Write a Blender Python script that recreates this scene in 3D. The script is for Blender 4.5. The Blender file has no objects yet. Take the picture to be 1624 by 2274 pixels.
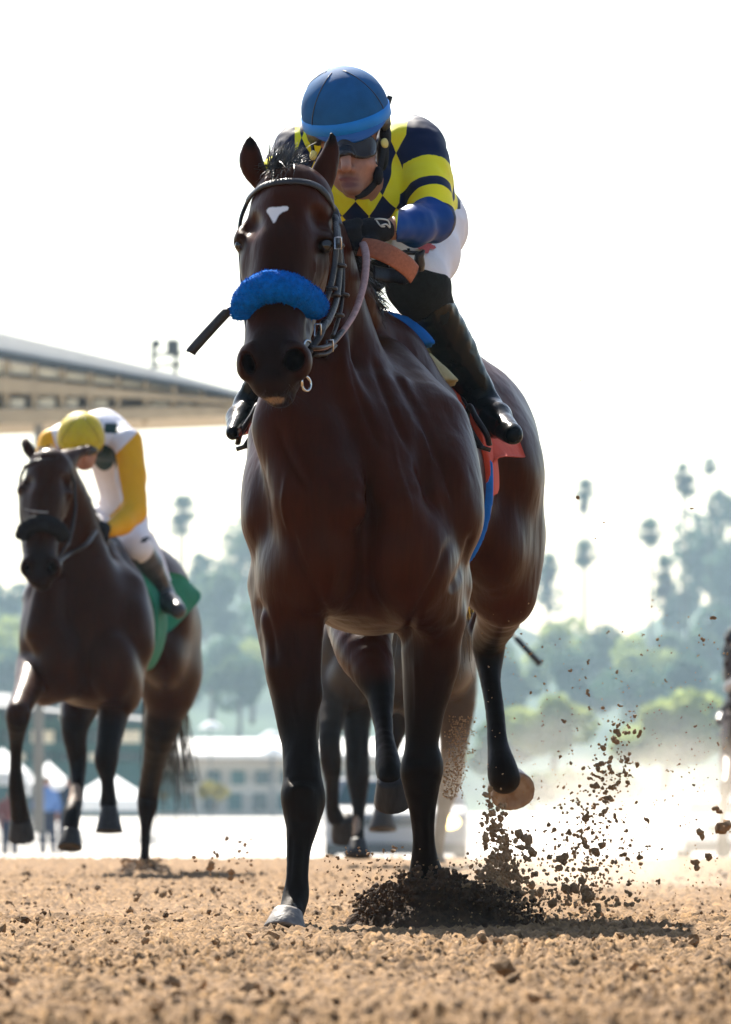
import bpy, bmesh, math, random, time
import numpy as np
from mathutils import Vector, Matrix, noise as mnoise
T0 = time.time()
random.seed(7); RNG = np.random.default_rng(11)
scene = bpy.context.scene
COL = scene.collection
R_ = math.radians

# ------------------------------------------------------------------ camera, sky, sun, exposure
F = 19360.0; CX = 812.0; HY = 1800.0; CAMZ = 0.295      # focal length in px of a 1624 x 2274 frame
D0 = 22.0
cam_d = bpy.data.cameras.new('camera'); cam = bpy.data.objects.new('camera', cam_d); COL.objects.link(cam)
cam.location = (0, 0, CAMZ); cam.rotation_euler = (R_(90), 0, 0)
cam_d.sensor_fit = 'VERTICAL'; cam_d.sensor_height = 36.0; cam_d.lens = 36.0 * F / 2274.0
cam_d.shift_y = (HY - 1137.0) / 2274.0
cam_d.clip_start = 0.5; cam_d.clip_end = 6000
cam_d.dof.use_dof = True; cam_d.dof.focus_distance = 21.95; cam_d.dof.aperture_fstop = 13.0
scene.camera = cam
SUN_FROM = Vector((-0.30, 1.16, 1.06)).normalized()
sun_el = math.asin(SUN_FROM.z); sun_az = math.atan2(SUN_FROM.x, SUN_FROM.y)
world = bpy.data.worlds.new('World'); scene.world = world; world.use_nodes = True
wn = world.node_tree.nodes; wl = world.node_tree.links
bg = wn['Background']; bg.inputs['Strength'].default_value = 0.066
sky = wn.new('ShaderNodeTexSky'); sky.sky_type = 'NISHITA'; sky.sun_disc = False
sky.sun_elevation = sun_el; sky.sun_rotation = sun_az; sky.air_density = 1.0; sky.dust_density = 1.2; sky.ozone_density = 1.0
wl.new(sky.outputs['Color'], bg.inputs['Color'])
sun_d = bpy.data.lights.new('sun', 'SUN'); sun = bpy.data.objects.new('sun', sun_d); COL.objects.link(sun)
sun_d.energy = 5.0; sun_d.angle = R_(0.5); sun_d.color = (1.0, 0.93, 0.82)
sun.rotation_euler = SUN_FROM.to_track_quat('Z', 'Y').to_euler(); sun.location = (-20, 40, 60)
scene.view_settings.view_transform = 'Standard'; scene.view_settings.look = 'None'
scene.view_settings.gamma = 1.0; scene.view_settings.use_curve_mapping = False
scene.view_settings.exposure = 1.7
scene.render.engine = 'CYCLES'
cy = scene.cycles
cy.max_bounces = 5; cy.diffuse_bounces = 3; cy.glossy_bounces = 2; cy.transmission_bounces = 3; cy.volume_bounces = 1
cy.transparent_max_bounces = 6; cy.use_denoising = True; cy.use_adaptive_sampling = False
cy.sample_clamp_indirect = 2.0
try: cy.volume_step_rate = 2.0; cy.volume_max_steps = 128
except Exception: pass

# ------------------------------------------------------------------ helpers
def W(x, y, Y):                     # a point seen at (x, y) of the frame, Y metres away
    return np.array([(x - CX) * Y / F, Y, CAMZ + (HY - y) * Y / F])
def PX(n, Y): return n * Y / F      # n frame px at that distance, in metres

class Field:
    """signed distance on a grid; prims are blended in, then meshed by surface nets"""
    def __init__(s, lo, hi, h):
        s.lo = np.array(lo, float); s.h = h
        s.n = np.ceil((np.array(hi, float) - s.lo) / h).astype(int) + 1
        s.d = np.full(s.n, 0.5, np.float32)
        s.ax = [(s.lo[i] + h * np.arange(s.n[i])).astype(np.float32) for i in range(3)]
    def copy(s):
        o = object.__new__(Field); o.lo = s.lo; o.h = s.h; o.n = s.n; o.ax = s.ax; o.d = s.d.copy(); return o
    def box(s, lo, hi):
        i0 = np.clip(np.floor((np.array(lo) - s.lo) / s.h).astype(int), 0, s.n)
        i1 = np.clip(np.ceil((np.array(hi) - s.lo) / s.h).astype(int) + 1, 0, s.n)
        sl = tuple(slice(a, b) for a, b in zip(i0, i1))
        return sl, [s.ax[i][sl[i]].reshape([-1 if j == i else 1 for j in range(3)]) for i in range(3)]
    def put(s, pr, k=0.02, op='u'):
        pad = k + 2.5 * s.h
        sl, g = s.box(np.array(pr.lo) - pad, np.array(pr.hi) + pad)
        cur = s.d[sl]
        if cur.size == 0: return
        v = pr.ev(*g).astype(np.float32)
        s.d[sl] = smin(cur, v, k) if op == 'u' else -smin(-cur, v, k)
    def at(s, p):                       # trilinear sample
        q = (np.asarray(p, float) - s.lo) / s.h
        q = np.clip(q, 0, np.array(s.n) - 1.001); i = q.astype(int); f = q - i
        r = 0
        for a in (0, 1):
            for b in (0, 1):
                for c in (0, 1):
                    w = (f[..., 0] if a else 1 - f[..., 0]) * (f[..., 1] if b else 1 - f[..., 1]) * (f[..., 2] if c else 1 - f[..., 2])
                    r = r + w * s.d[i[..., 0] + a, i[..., 1] + b, i[..., 2] + c]
        return r
    def hit(s, x, y, off=0.0, y0=None, y1=None):   # first surface met along a sight line through (x, y): point
        Ys = np.arange(y0 or s.lo[1], y1 or (s.lo[1] + s.h * (s.n[1] - 1)), s.h * 0.5)
        P = np.stack([(x - CX) * Ys / F, Ys, CAMZ + (HY - y) * Ys / F], -1)
        v = s.at(P) - off
        i = np.argmax(v < 0)
        return P[i] if v[i] < 0 else None
    def mesh(s, smooth=2):
        d = s.d; neg = d < 0
        c = neg[:-1, :-1, :-1].astype(np.uint8)
        for a, b, e in ((1,0,0),(0,1,0),(0,0,1),(1,1,0),(1,0,1),(0,1,1),(1,1,1)):
            c += neg[a:neg.shape[0]-1+a, b:neg.shape[1]-1+b, e:neg.shape[2]-1+e]
        act = (c > 0) & (c < 8); I = np.argwhere(act); del c
        if len(I) == 0: return np.zeros((0,3)), np.zeros((0,4), int)
        acc = np.zeros((len(I), 3)); cnt = np.zeros(len(I))
        cor = [np.array((a, b, e)) for a in (0,1) for b in (0,1) for e in (0,1)]
        for u in cor:
            for ax in range(3):
                if u[ax]: continue
                w = u.copy(); w[ax] = 1
                du = d[tuple((I + u).T)]; dw = d[tuple((I + w).T)]
                m = (du < 0) != (dw < 0); t = du[m] / (du[m] - dw[m])
                p = np.repeat(u[None].astype(float), m.sum(), 0); p[:, ax] = t
                acc[m] += p; cnt[m] += 1
        V = s.lo + s.h * (I + acc / cnt[:, None])
        idx = np.full(act.shape, -1, np.int32); idx[tuple(I.T)] = np.arange(len(I), dtype=np.int32)
        Q = []
        for ax in range(3):
            o1, o2 = [(1, 2), (2, 0), (0, 1)][ax]
            sl0 = [slice(None)] * 3; sl1 = [slice(None)] * 3
            sl0[ax] = slice(0, -1); sl1[ax] = slice(1, None)
            a = neg[tuple(sl0)]; b = neg[tuple(sl1)]
            E = np.argwhere(a != b); E = E[(E[:, o1] > 0) & (E[:, o2] > 0)]
            if len(E) == 0: continue
            lim = np.array(act.shape); E = E[(E[:, o1] < lim[o1]) & (E[:, o2] < lim[o2])]
            up = a[tuple(E.T)]
            def cell(k1, k2):
                q = E.copy(); q[:, o1] -= k1; q[:, o2] -= k2; return idx[tuple(q.T)]
            q = np.stack([cell(1, 1), cell(0, 1), cell(0, 0), cell(1, 0)], 1)
            q[~up] = q[~up][:, ::-1]
            Q.append(q)
        Q = np.concatenate(Q); Q = Q[(Q >= 0).all(1)]
        for _ in range(smooth):
            sm = np.zeros_like(V); n = np.zeros(len(V))
            for i in range(4):
                a = Q[:, i]; b = Q[:, (i + 1) % 4]
                for j in range(3): sm[:, j] += np.bincount(a, V[b, j], len(V)) + np.bincount(b, V[a, j], len(V))
                n += np.bincount(a, minlength=len(V)) + np.bincount(b, minlength=len(V))
            V = V * 0.45 + 0.55 * sm / np.maximum(n, 1)[:, None]
        return V, Q

def smin(a, b, k):
    if k <= 0: return np.minimum(a, b)
    h = np.maximum(k - np.abs(a - b), 0) / k
    return np.minimum(a, b) - h * h * k * 0.25

class Cone:                             # tapered limb from a to b, squashed by s
    def __init__(p, a, b, ra, rb, s=(1, 1, 1)):
        p.a = np.array(a, float); p.b = np.array(b, float); p.ra = ra; p.rb = rb; p.s = np.array(s, float)
        r = max(ra, rb) * np.maximum(p.s, 0.01)
        p.lo = np.minimum(p.a, p.b) - r; p.hi = np.maximum(p.a, p.b) + r
    def ev(p, x, y, z):
        s = p.s; a = p.a / s; ba = p.b / s - a
        X = (x / s[0] - a[0]); Y = (y / s[1] - a[1]); Z = (z / s[2] - a[2])
        t = np.clip((X * ba[0] + Y * ba[1] + Z * ba[2]) / max(ba @ ba, 1e-9), 0, 1)
        return (np.sqrt((X - t * ba[0]) ** 2 + (Y - t * ba[1]) ** 2 + (Z - t * ba[2]) ** 2) - (p.ra + (p.rb - p.ra) * t)) * s.min()
class Ell:                              # ellipsoid, radii r, turned by euler e
    def __init__(p, c, r, e=(0, 0, 0)):
        p.c = np.array(c, float); p.r = np.array(r, float)
        p.M = np.array(Matrix.Rotation(e[2], 3, 'Z') @ Matrix.Rotation(e[1], 3, 'Y') @ Matrix.Rotation(e[0], 3, 'X'))
        q = np.sqrt(((p.M * p.r) ** 2).sum(1)); p.lo = p.c - q; p.hi = p.c + q
    def ev(p, x, y, z):
        X, Y, Z = x - p.c[0], y - p.c[1], z - p.c[2]; M = p.M
        u = (M[0,0]*X + M[1,0]*Y + M[2,0]*Z); v = (M[0,1]*X + M[1,1]*Y + M[2,1]*Z); w = (M[0,2]*X + M[1,2]*Y + M[2,2]*Z)
        k0 = np.sqrt((u/p.r[0])**2 + (v/p.r[1])**2 + (w/p.r[2])**2)
        k1 = np.sqrt((u/p.r[0]**2)**2 + (v/p.r[1]**2)**2 + (w/p.r[2]**2)**2)
        return k0 * (k0 - 1) / np.maximum(k1, 1e-6)
class Multi:                            # a run of cones taken as one limb
    def __init__(p, cs): p.cs = cs; p.ra = cs[0].ra; p.lo = np.min([c.lo for c in cs], 0); p.hi = np.max([c.hi for c in cs], 0)
    def ev(p, x, y, z):
        r = p.cs[0].ev(x, y, z)
        for c in p.cs[1:]: r = smin(r, c.ev(x, y, z), 0.004)
        return r
def cones(prims): return [c for p, k, o in prims for c in (p.cs if isinstance(p, Multi) else [p]) if isinstance(c, Cone)]
class Sim:                              # similarity: p -> s R (p - p0) + q
    def __init__(m, p0, q, s=1.0, e=(0, 0, 0)):
        m.p0 = np.array(p0, float); m.q = np.array(q, float); m.s = s
        m.R = np.array(Matrix.Rotation(e[2], 3, 'Z') @ Matrix.Rotation(e[1], 3, 'Y') @ Matrix.Rotation(e[0], 3, 'X')); m.e = e
    def __call__(m, p): return m.s * (np.asarray(p) - m.p0) @ m.R.T + m.q
def moved(pr, m):
    if m is None: return pr
    if isinstance(pr, Multi): return Multi([moved(c, m) for c in pr.cs])
    if isinstance(pr, Cone): return Cone(m(pr.a), m(pr.b), pr.ra * m.s, pr.rb * m.s, pr.s)
    o = Ell(m(pr.c), pr.r * m.s); o.M = m.R @ pr.M
    q = np.sqrt(((o.M * o.r) ** 2).sum(1)); o.lo = o.c - q; o.hi = o.c + q
    return o
def chain(pts, k=0.02, s=(1, 1, 1), op='u'):      # pts: (x, y, Y, r px) -> list of (prim, k, op)
    out = []
    if len(pts) >= 4:
        pts = [(*q[:3], max(q[3], 2.0)) for q in spline(np.array(pts, float), 3)]
    w = [(W(x, y, Y), PX(r, Y)) for x, y, Y, r in pts]
    for (a, ra), (b, rb) in zip(w, w[1:]): out.append((Cone(a, b, ra, rb, s), k, op))
    if len(pts) > 4: return [(Multi([c for c, _, _ in out]), k, op)]
    return out
def ell(x, y, Y, rx, ry, rz, e=(0, 0, 0), k=0.02, op='u'):    # rx, rz in px; ry in metres
    return [(Ell(W(x, y, Y), (PX(rx, Y), ry, PX(rz, Y)), e), k, op)]
def bounds(prims, pad=0.03):
    u = [p for p, k, op in prims if op == 'u']
    return np.min([p.lo for p in u], 0) - pad, np.max([p.hi for p in u], 0) + pad
def field_of(prims, h, lo=None, hi=None, pad=0.03):
    l, u = bounds(prims, pad)
    f = Field(l if lo is None else lo, u if hi is None else hi, h)
    for p, k, op in prims:
        if op == 'u': f.put(p, k)
    for p, k, op in prims:
        if op == 's': f.put(p, k, 's')
    return f

def add_mesh(name, V, Q, m=None, parent=None, smooth=True, attrs=None):
    me = bpy.data.meshes.new(name)
    V = np.asarray(V, np.float32)
    if isinstance(Q, np.ndarray):
        n = Q.shape[1]; me.vertices.add(len(V)); me.vertices.foreach_set('co', V.ravel())
        me.loops.add(Q.size); me.loops.foreach_set('vertex_index', Q.ravel().astype(np.int32))
        me.polygons.add(len(Q)); me.polygons.foreach_set('loop_start', np.arange(0, Q.size, n, dtype=np.int32))
        me.update(calc_edges=True)
    else: me.from_pydata(V.tolist(), [], [list(q) for q in Q]); me.update()
    me.polygons.foreach_set('use_smooth', np.full(len(me.polygons), smooth))
    for k, v in (attrs or {}).items():
        a = me.attributes.new(k, 'FLOAT', 'POINT'); a.data.foreach_set('value', np.asarray(v, np.float32))
    o = bpy.data.objects.new(name, me); COL.objects.link(o)
    for q in (m if isinstance(m, (list, tuple)) else [m]):
        if q is not None: me.materials.append(q)
    if parent is not None: adopt(o, parent)
    return o
def adopt(o, parent):
    o.parent = parent; o.matrix_parent_inverse = Matrix.Translation(parent.location).inverted()
def empty(name, loc):
    o = bpy.data.objects.new(name, None); o.location = loc; o.empty_display_size = 0.1; COL.objects.link(o); return o
def tag(o, label=None, cat=None, group=None, kind=None):
    if label: o['label'] = label
    if cat: o['category'] = cat
    if group: o['group'] = group
    if kind: o['kind'] = kind
    return o
def copy_tree(o, parent=None, name=None):
    c = o.copy(); COL.objects.link(c)
    if parent is not None: c.parent = parent; c.matrix_parent_inverse = o.matrix_parent_inverse.copy()
    for ch in [x for x in bpy.data.objects if x.parent == o]: copy_tree(ch, c)
    return c

class MB:                               # collects simple shapes into one mesh
    def __init__(s): s.v = []; s.f = []; s.n = 0
    def raw(s, V, Fs):
        s.v.append(np.asarray(V, float)); s.f += [tuple(int(i) + s.n for i in f) for f in Fs]; s.n += len(V); return s
    def box(s, c, size, rz=0, e=None):
        x, y, z = np.array(size) / 2
        V = np.array([(a*x, b*y, d*z) for a in (-1, 1) for b in (-1, 1) for d in (-1, 1)])
        M = np.array(Matrix.Rotation(rz, 3, 'Z')) if e is None else np.array(Matrix.Rotation(e[2],3,'Z') @ Matrix.Rotation(e[1],3,'Y') @ Matrix.Rotation(e[0],3,'X'))
        return s.raw(V @ M.T + np.array(c), [(0,1,3,2),(4,6,7,5),(0,4,5,1),(2,3,7,6),(0,2,6,4),(1,5,7,3)])
    def tube(s, P, r, n=8, flat=1.0, up=None, cap=True):
        """tube along P; flat<1 flattens it; up fixes the flat direction"""
        P = np.asarray(P, float); m = len(P)
        rr = np.full(m, r) if np.isscalar(r) else np.asarray(r, float)
        T = np.gradient(P, axis=0); T /= np.linalg.norm(T, axis=1)[:, None] + 1e-12
        N = np.array(up if up is not None else (0.13, 0.31, 0.94), float)
        Ns = []
        for i in range(m):
            u = N[i] if (up is not None and N.ndim == 2) else N
            b = u - T[i] * (u @ T[i])
            if np.linalg.norm(b) < 1e-4: b = np.array((1, 0, 0)) - T[i] * T[i][0]
            b /= np.linalg.norm(b); Ns.append(b)
            if up is None: N = b
        Ns = np.array(Ns); B = np.cross(T, Ns)
        a = np.linspace(0, 2*np.pi, n, endpoint=False)
        V = (P[:, None] + rr[:, None, None] * (np.cos(a)[None, :, None] * B[:, None] + flat * np.sin(a)[None, :, None] * Ns[:, None])).reshape(-1, 3)
        Fs = [(i*n+j, i*n+(j+1) % n, (i+1)*n+(j+1) % n, (i+1)*n+j) for i in range(m-1) for j in range(n)]
        if cap: Fs += [tuple(range(n))[::-1], tuple(range((m-1)*n, m*n))]
        return s.raw(V, Fs)
    def lathe(s, prof, c, n=16, M=None, cap=True):
        a = np.linspace(0, 2*np.pi, n, endpoint=False)
        V = np.array([(r*np.cos(t), r*np.sin(t), z) for r, z in prof for t in a])
        if M is not None: V = V @ np.array(M).T
        Fs = [(i*n+j, i*n+(j+1) % n, (i+1)*n+(j+1) % n, (i+1)*n+j) for i in range(len(prof)-1) for j in range(n)]
        if cap: Fs += [tuple(range(n))[::-1], tuple(range((len(prof)-1)*n, len(prof)*n))]
        return s.raw(V + np.array(c), Fs)
    def torus(s, c, R, r, ax=(0, 1, 0), n=20, k=6):
        q = Vector(ax).to_track_quat('Z', 'Y').to_matrix()
        P = [(R*math.cos(t), R*math.sin(t), 0) for t in np.linspace(0, 2*np.pi, n, endpoint=False)]
        V = []
        for i in range(n):
            t = 2*np.pi*i/n
            for j in range(k):
                u = 2*np.pi*j/k; V.append(((R + r*math.cos(u))*math.cos(t), (R + r*math.cos(u))*math.sin(t), r*math.sin(u)))
        V = np.array(V) @ np.array(q).T + np.array(c)
        return s.raw(V, [(i*k+j, ((i+1) % n)*k+j, ((i+1) % n)*k+(j+1) % k, i*k+(j+1) % k) for i in range(n) for j in range(k)])
    def ball(s, c, r, n=10, m=7):
        r = np.array(r if not np.isscalar(r) else (r, r, r))
        V = [(0, 0, -1)]; 
        for i in range(1, m):
            t = np.pi*i/m - np.pi/2
            V += [(math.cos(t)*math.cos(a), math.cos(t)*math.sin(a), math.sin(t)) for a in np.linspace(0, 2*np.pi, n, endpoint=False)]
        V.append((0, 0, 1)); Fs = [(0, 1+(j+1) % n, 1+j) for j in range(n)]
        for i in range(m-2): Fs += [(1+i*n+j, 1+i*n+(j+1) % n, 1+(i+1)*n+(j+1) % n, 1+(i+1)*n+j) for j in range(n)]
        b = 1+(m-2)*n; Fs += [(b+j, b+(j+1) % n, len(V)-1) for j in range(n)]
        return s.raw(np.array(V) * r + np.array(c), Fs)
    def build(s, name, m=None, parent=None, smooth=True):
        return add_mesh(name, np.concatenate(s.v), s.f, m, parent, smooth)
def spline(P, n=8):
    P = np.asarray(P, float); out = []
    Q = np.vstack([2*P[0]-P[1], P, 2*P[-1]-P[-2]])
    for i in range(1, len(Q)-2):
        for t in np.linspace(0, 1, n, endpoint=False):
            out.append(0.5*((2*Q[i]) + (-Q[i-1]+Q[i+1])*t + (2*Q[i-1]-5*Q[i]+4*Q[i+1]-Q[i+2])*t*t + (-Q[i-1]+3*Q[i]-3*Q[i+1]+Q[i+2])*t**3))
    out.append(P[-1]); return np.array(out)

# value noise for geometry (numpy)
def vnoise(P, seed=0):
    P = np.asarray(P, float); i = np.floor(P).astype(np.int64); f = P - i; f = f*f*(3-2*f)
    def hsh(a):
        h = (a[..., 0]*374761393 + a[..., 1]*668265263 + a[..., 2]*2147483647 + seed*974711) & 0xffffffff
        h = ((h ^ (h >> 13)) * 1274126177) & 0xffffffff; h = h ^ (h >> 16)
        return (h & 0xffff) / 65535.0
    r = 0
    for a in (0, 1):
        for b in (0, 1):
            for c in (0, 1):
                w = (f[..., 0] if a else 1-f[..., 0]) * (f[..., 1] if b else 1-f[..., 1]) * (f[..., 2] if c else 1-f[..., 2])
                r = r + w * hsh(i + np.array((a, b, c)))
    return r
def fbm(P, o=4, seed=0, g=0.5):
    r = 0; a = 1; t = 0; P = np.asarray(P, float)
    for k in range(o): r = r + a*vnoise(P*2**k, seed+k); t += a; a *= g
    return r / t

def normals(V, Q):
    a, b, c = V[Q[:, 0]], V[Q[:, 1]], V[Q[:, 2]]; fn = np.cross(b - a, c - a); N = np.zeros_like(V)
    for i in range(4):
        for j in range(3): N[:, j] += np.bincount(Q[:, i], fn[:, j], len(V))
    return N/(np.linalg.norm(N, axis=1)[:, None] + 1e-12)
def etch(V, Q, lines):                  # veins, tendons and skin folds raised from or sunk into a front surface
    N = normals(V, Q); front = (N[:, 1] < 0.25); px = CX + V[:, 0]*F/V[:, 1]; py = HY - (V[:, 2] - CAMZ)*F/V[:, 1]; D = np.zeros(len(V))
    for amp, w, ymax, pts in lines:
        P = spline(np.array(pts, float), 4); lo = P.min(0) - 3*w; hi = P.max(0) + 3*w
        k = np.where(front & (V[:, 1] < ymax) & (px > lo[0]) & (px < hi[0]) & (py > lo[1]) & (py < hi[1]))[0]
        if len(k) == 0: continue
        d = np.full(len(k), 1e9); tt = np.zeros(len(k)); q = np.stack([px[k], py[k]], 1)
        for i, (a, b) in enumerate(zip(P, P[1:])):
            ab = b - a; t = np.clip(((q - a) @ ab)/(ab @ ab + 1e-9), 0, 1); e = np.linalg.norm(q - a - t[:, None]*ab, axis=1); m = e < d; d[m] = e[m]; tt[m] = (i + t[m])/(len(P) - 1)
        D[k] += amp*np.exp(-(d/w)**2)*np.clip(np.minimum(tt, 1 - tt)/.15, 0, 1)
    return V + N*D[:, None]
def wrinkle(V, Q, amp, sc, seed, stretch=(1, 1, 1)):
    nz = fbm(V*np.array(stretch)*sc, 3, seed) - 0.5
    a, b, c = V[Q[:, 0]], V[Q[:, 1]], V[Q[:, 2]]; fn = np.cross(b - a, c - a); N = np.zeros_like(V)
    for i in range(4):
        for j in range(3): N[:, j] += np.bincount(Q[:, i], fn[:, j], len(V))
    N /= np.linalg.norm(N, axis=1)[:, None] + 1e-12
    return V + N*(amp*2*nz)[:, None]

# ------------------------------------------------------------------ materials
def mat(name, col, rough=0.6, spec=0.4, var=0.15, scale=20.0, bump=0.0, bscale=60.0, metal=0.0, sheen=0.0, coat=0.0, emit=None, stretch=None, col2=None, hue=0):
    m = bpy.data.materials.new(name); m.use_nodes = True
    n = m.node_tree.nodes; l = m.node_tree.links; b = n['Principled BSDF']
    b.inputs['Roughness'].default_value = rough; b.inputs['Specular IOR Level'].default_value = spec
    b.inputs['Metallic'].default_value = metal; b.inputs['Sheen Weight'].default_value = sheen; b.inputs['Coat Weight'].default_value = coat
    tc = n.new('ShaderNodeTexCoord'); src = tc.outputs['Object']
    if stretch:
        mp = n.new('ShaderNodeMapping'); mp.inputs['Scale'].default_value = stretch; l.new(src, mp.inputs['Vector']); src = mp.outputs['Vector']
    nz = n.new('ShaderNodeTexNoise'); nz.inputs['Scale'].default_value = scale; nz.inputs['Detail'].default_value = 4
    l.new(src, nz.inputs['Vector'])
    rmp = n.new('ShaderNodeMapRange'); rmp.inputs[1].default_value = 0.3; rmp.inputs[2].default_value = 0.7
    l.new(nz.outputs['Fac'], rmp.inputs[0])
    mx = n.new('ShaderNodeMix'); mx.data_type = 'RGBA'
    c1 = tuple(max(0, c*(1-var)) for c in col); c2 = tuple(c*(1+var) for c in col) if col2 is None else col2
    mx.inputs[6].default_value = (*c1, 1); mx.inputs[7].default_value = (*c2, 1)
    l.new(rmp.outputs[0], mx.inputs[0]); l.new(mx.outputs[2], b.inputs['Base Color'])
    if bump:
        nb = n.new('ShaderNodeTexNoise'); nb.inputs['Scale'].default_value = bscale; nb.inputs['Detail'].default_value = 3
        l.new(src, nb.inputs['Vector'])
        bp = n.new('ShaderNodeBump'); bp.inputs['Strength'].default_value = bump; bp.inputs['Distance'].default_value = 0.01
        l.new(nb.outputs['Fac'], bp.inputs['Height']); l.new(bp.outputs['Normal'], b.inputs['Normal'])
    if emit:
        b.inputs['Emission Color'].default_value = (*emit[0], 1); b.inputs['Emission Strength'].default_value = emit[1]
    m['mx'] = 'mix'; return m
def nodes(m): return m.node_tree.nodes, m.node_tree.links, m.node_tree.nodes['Principled BSDF']
def attr_node(n, name):
    a = n.new('ShaderNodeAttribute'); a.attribute_name = name; return a.outputs['Fac']
def mathn(n, l, op, a, b=None, c=None):
    q = n.new('ShaderNodeMath'); q.operation = op
    for i, v in enumerate((a, b, c)):
        if v is None: continue
        if isinstance(v, (int, float)): q.inputs[i].default_value = v
        else: l.new(v, q.inputs[i])
    return q.outputs[0]
def mixc(n, l, fac, a, b):
    q = n.new('ShaderNodeMix'); q.data_type = 'RGBA'
    l.new(fac, q.inputs[0]) if not isinstance(fac, float) else None
    for i, v in ((6, a), (7, b)):
        if isinstance(v, tuple): q.inputs[i].default_value = (*v, 1)
        else: l.new(v, q.inputs[i])
    return q.outputs[2]
def coat_mat(name, col, red, points, rough=0.38):
    """short shiny coat; attributes: pts (dark points and painted shade), wht (white marks), tan (pale skin)"""
    m = mat(name, col, rough, 0.085, 0.0, bump=0.0, sheen=0.0); n, l, b = nodes(m); b.inputs['Specular Tint'].default_value = (1.0, 0.62, 0.42, 1)
    tc = n.new('ShaderNodeTexCoord')
    nz = n.new('ShaderNodeTexNoise'); nz.inputs['Scale'].default_value = 5.0; nz.inputs['Detail'].default_value = 5; l.new(tc.outputs['Object'], nz.inputs['Vector'])
    base = mixc(n, l, nz.outputs['Fac'], col, red)
    hr = n.new('ShaderNodeTexNoise'); hr.inputs['Scale'].default_value = 90.0; hr.inputs['Detail'].default_value = 4
    mp = n.new('ShaderNodeMapping'); mp.inputs['Scale'].default_value = (1.0, 0.5, 0.12); l.new(tc.outputs['Object'], mp.inputs['Vector']); l.new(mp.outputs[0], hr.inputs['Vector'])
    hd = mathn(n, l, 'MULTIPLY_ADD', hr.outputs['Fac'], 0.7, 0.65)
    sc = n.new('ShaderNodeVectorMath'); sc.operation = 'SCALE'; l.new(base, sc.inputs[0]); l.new(hd, sc.inputs[3])
    edge = mathn(n, l, 'ADD', mathn(n, l, 'MULTIPLY_ADD', hr.outputs['Fac'], 0.35, -0.175), 0.0)
    def thr(nm):
        a = mathn(n, l, 'ADD', attr_node(n, nm), edge)
        r = n.new('ShaderNodeMapRange'); r.interpolation_type = 'SMOOTHSTEP'; r.inputs[1].default_value = 0.35; r.inputs[2].default_value = 0.65; l.new(a, r.inputs[0]); return r.outputs[0]
    c = mixc(n, l, attr_node(n, 'pts'), sc.outputs[0], points)
    c = mixc(n, l, thr('tan'), c, (0.26, 0.19, 0.14))
    c = mixc(n, l, thr('wht'), c, (0.72, 0.70, 0.68))
    l.new(c, b.inputs['Base Color'])
    bp = n.new('ShaderNodeBump'); bp.inputs['Strength'].default_value = 0.35; bp.inputs['Distance'].default_value = 0.004
    l.new(hr.outputs['Fac'], bp.inputs['Height']); l.new(bp.outputs['Normal'], b.inputs['Normal'])
    rr = mathn(n, l, 'MULTIPLY_ADD', nz.outputs['Fac'], 0.25, rough - 0.14); rr = mathn(n, l, 'MULTIPLY_ADD', attr_node(n, 'pts'), 0.16, rr); l.new(rr, b.inputs['Roughness'])
    return m
# ------------------------------------------------------------------ ground
def dirt_mat():
    m = mat('track_dirt', (0.36, 0.23, 0.125), 0.95, 0.15); n, l, b = nodes(m)
    tc = n.new('ShaderNodeTexCoord')
    def nz(s, d=5):
        q = n.new('ShaderNodeTexNoise'); q.inputs['Scale'].default_value = s; q.inputs['Detail'].default_value = d; l.new(tc.outputs['Object'], q.inputs['Vector']); return q.outputs['Fac']
    a = nz(1.3); bb = nz(26); c = nz(160)
    r = n.new('ShaderNodeMapRange'); r.inputs[1].default_value = 0.35; r.inputs[2].default_value = 0.68; l.new(bb, r.inputs[0])
    c1 = mixc(n, l, a, (0.26, 0.150, 0.066), (0.385, 0.24, 0.115))
    c2 = mixc(n, l, r.outputs[0], (0.085, 0.047, 0.021), c1)
    r2 = n.new('ShaderNodeMapRange'); r2.inputs[1].default_value = 0.3; r2.inputs[2].default_value = 0.5; l.new(c, r2.inputs[0])
    l.new(mixc(n, l, r2.outputs[0], (0.165, 0.10, 0.052), c2), b.inputs['Base Color'])
    bp = n.new('ShaderNodeBump'); bp.inputs['Strength'].default_value = 0.6; bp.inputs['Distance'].default_value = 0.006
    l.new(c, bp.inputs['Height']); l.new(bp.outputs['Normal'], b.inputs['Normal'])
    return m
M_DIRT = dirt_mat()
CREST = 54.3
_r = np.random.default_rng(5); PRINTS = [(_r.uniform(-.05, .05)*yy*.9, yy, _r.uniform(.06, .1), _r.uniform(.014, .032)) for yy in 10.5 + 26*_r.random(46)**1.3]
def relief(X, Y):                       # harrowed, hoof-churned sand
    P = np.stack([X, Y, np.zeros_like(X)], -1)
    a = fbm(P * np.array((7, 5, 1)), 3, 3) - 0.5
    c = fbm(P * np.array((60, 42, 1)), 3, 9); c = np.clip(c - 0.47, 0, 1)
    e = vnoise(P * np.array((85, 70, 1)), 21); e = np.clip(e - 0.62, 0, 1)
    k = fbm(P * np.array((1.2, 0.6, 1)), 2, 40)
    z = 0.036 * a + 0.062 * c * (0.4 + 1.2*k) + 0.016 * e
    for hx, hy, hr, hd in PRINTS:
        r2 = ((X - hx)/hr)**2 + ((Y - hy)/(hr*1.5))**2; z = z + hd*(np.exp(-(r2 - 1.5)**2*1.2)*.5 - np.exp(-r2*1.3))
    return z
def ground_z(X, Y): return relief(X, Y) - 0.014
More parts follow.
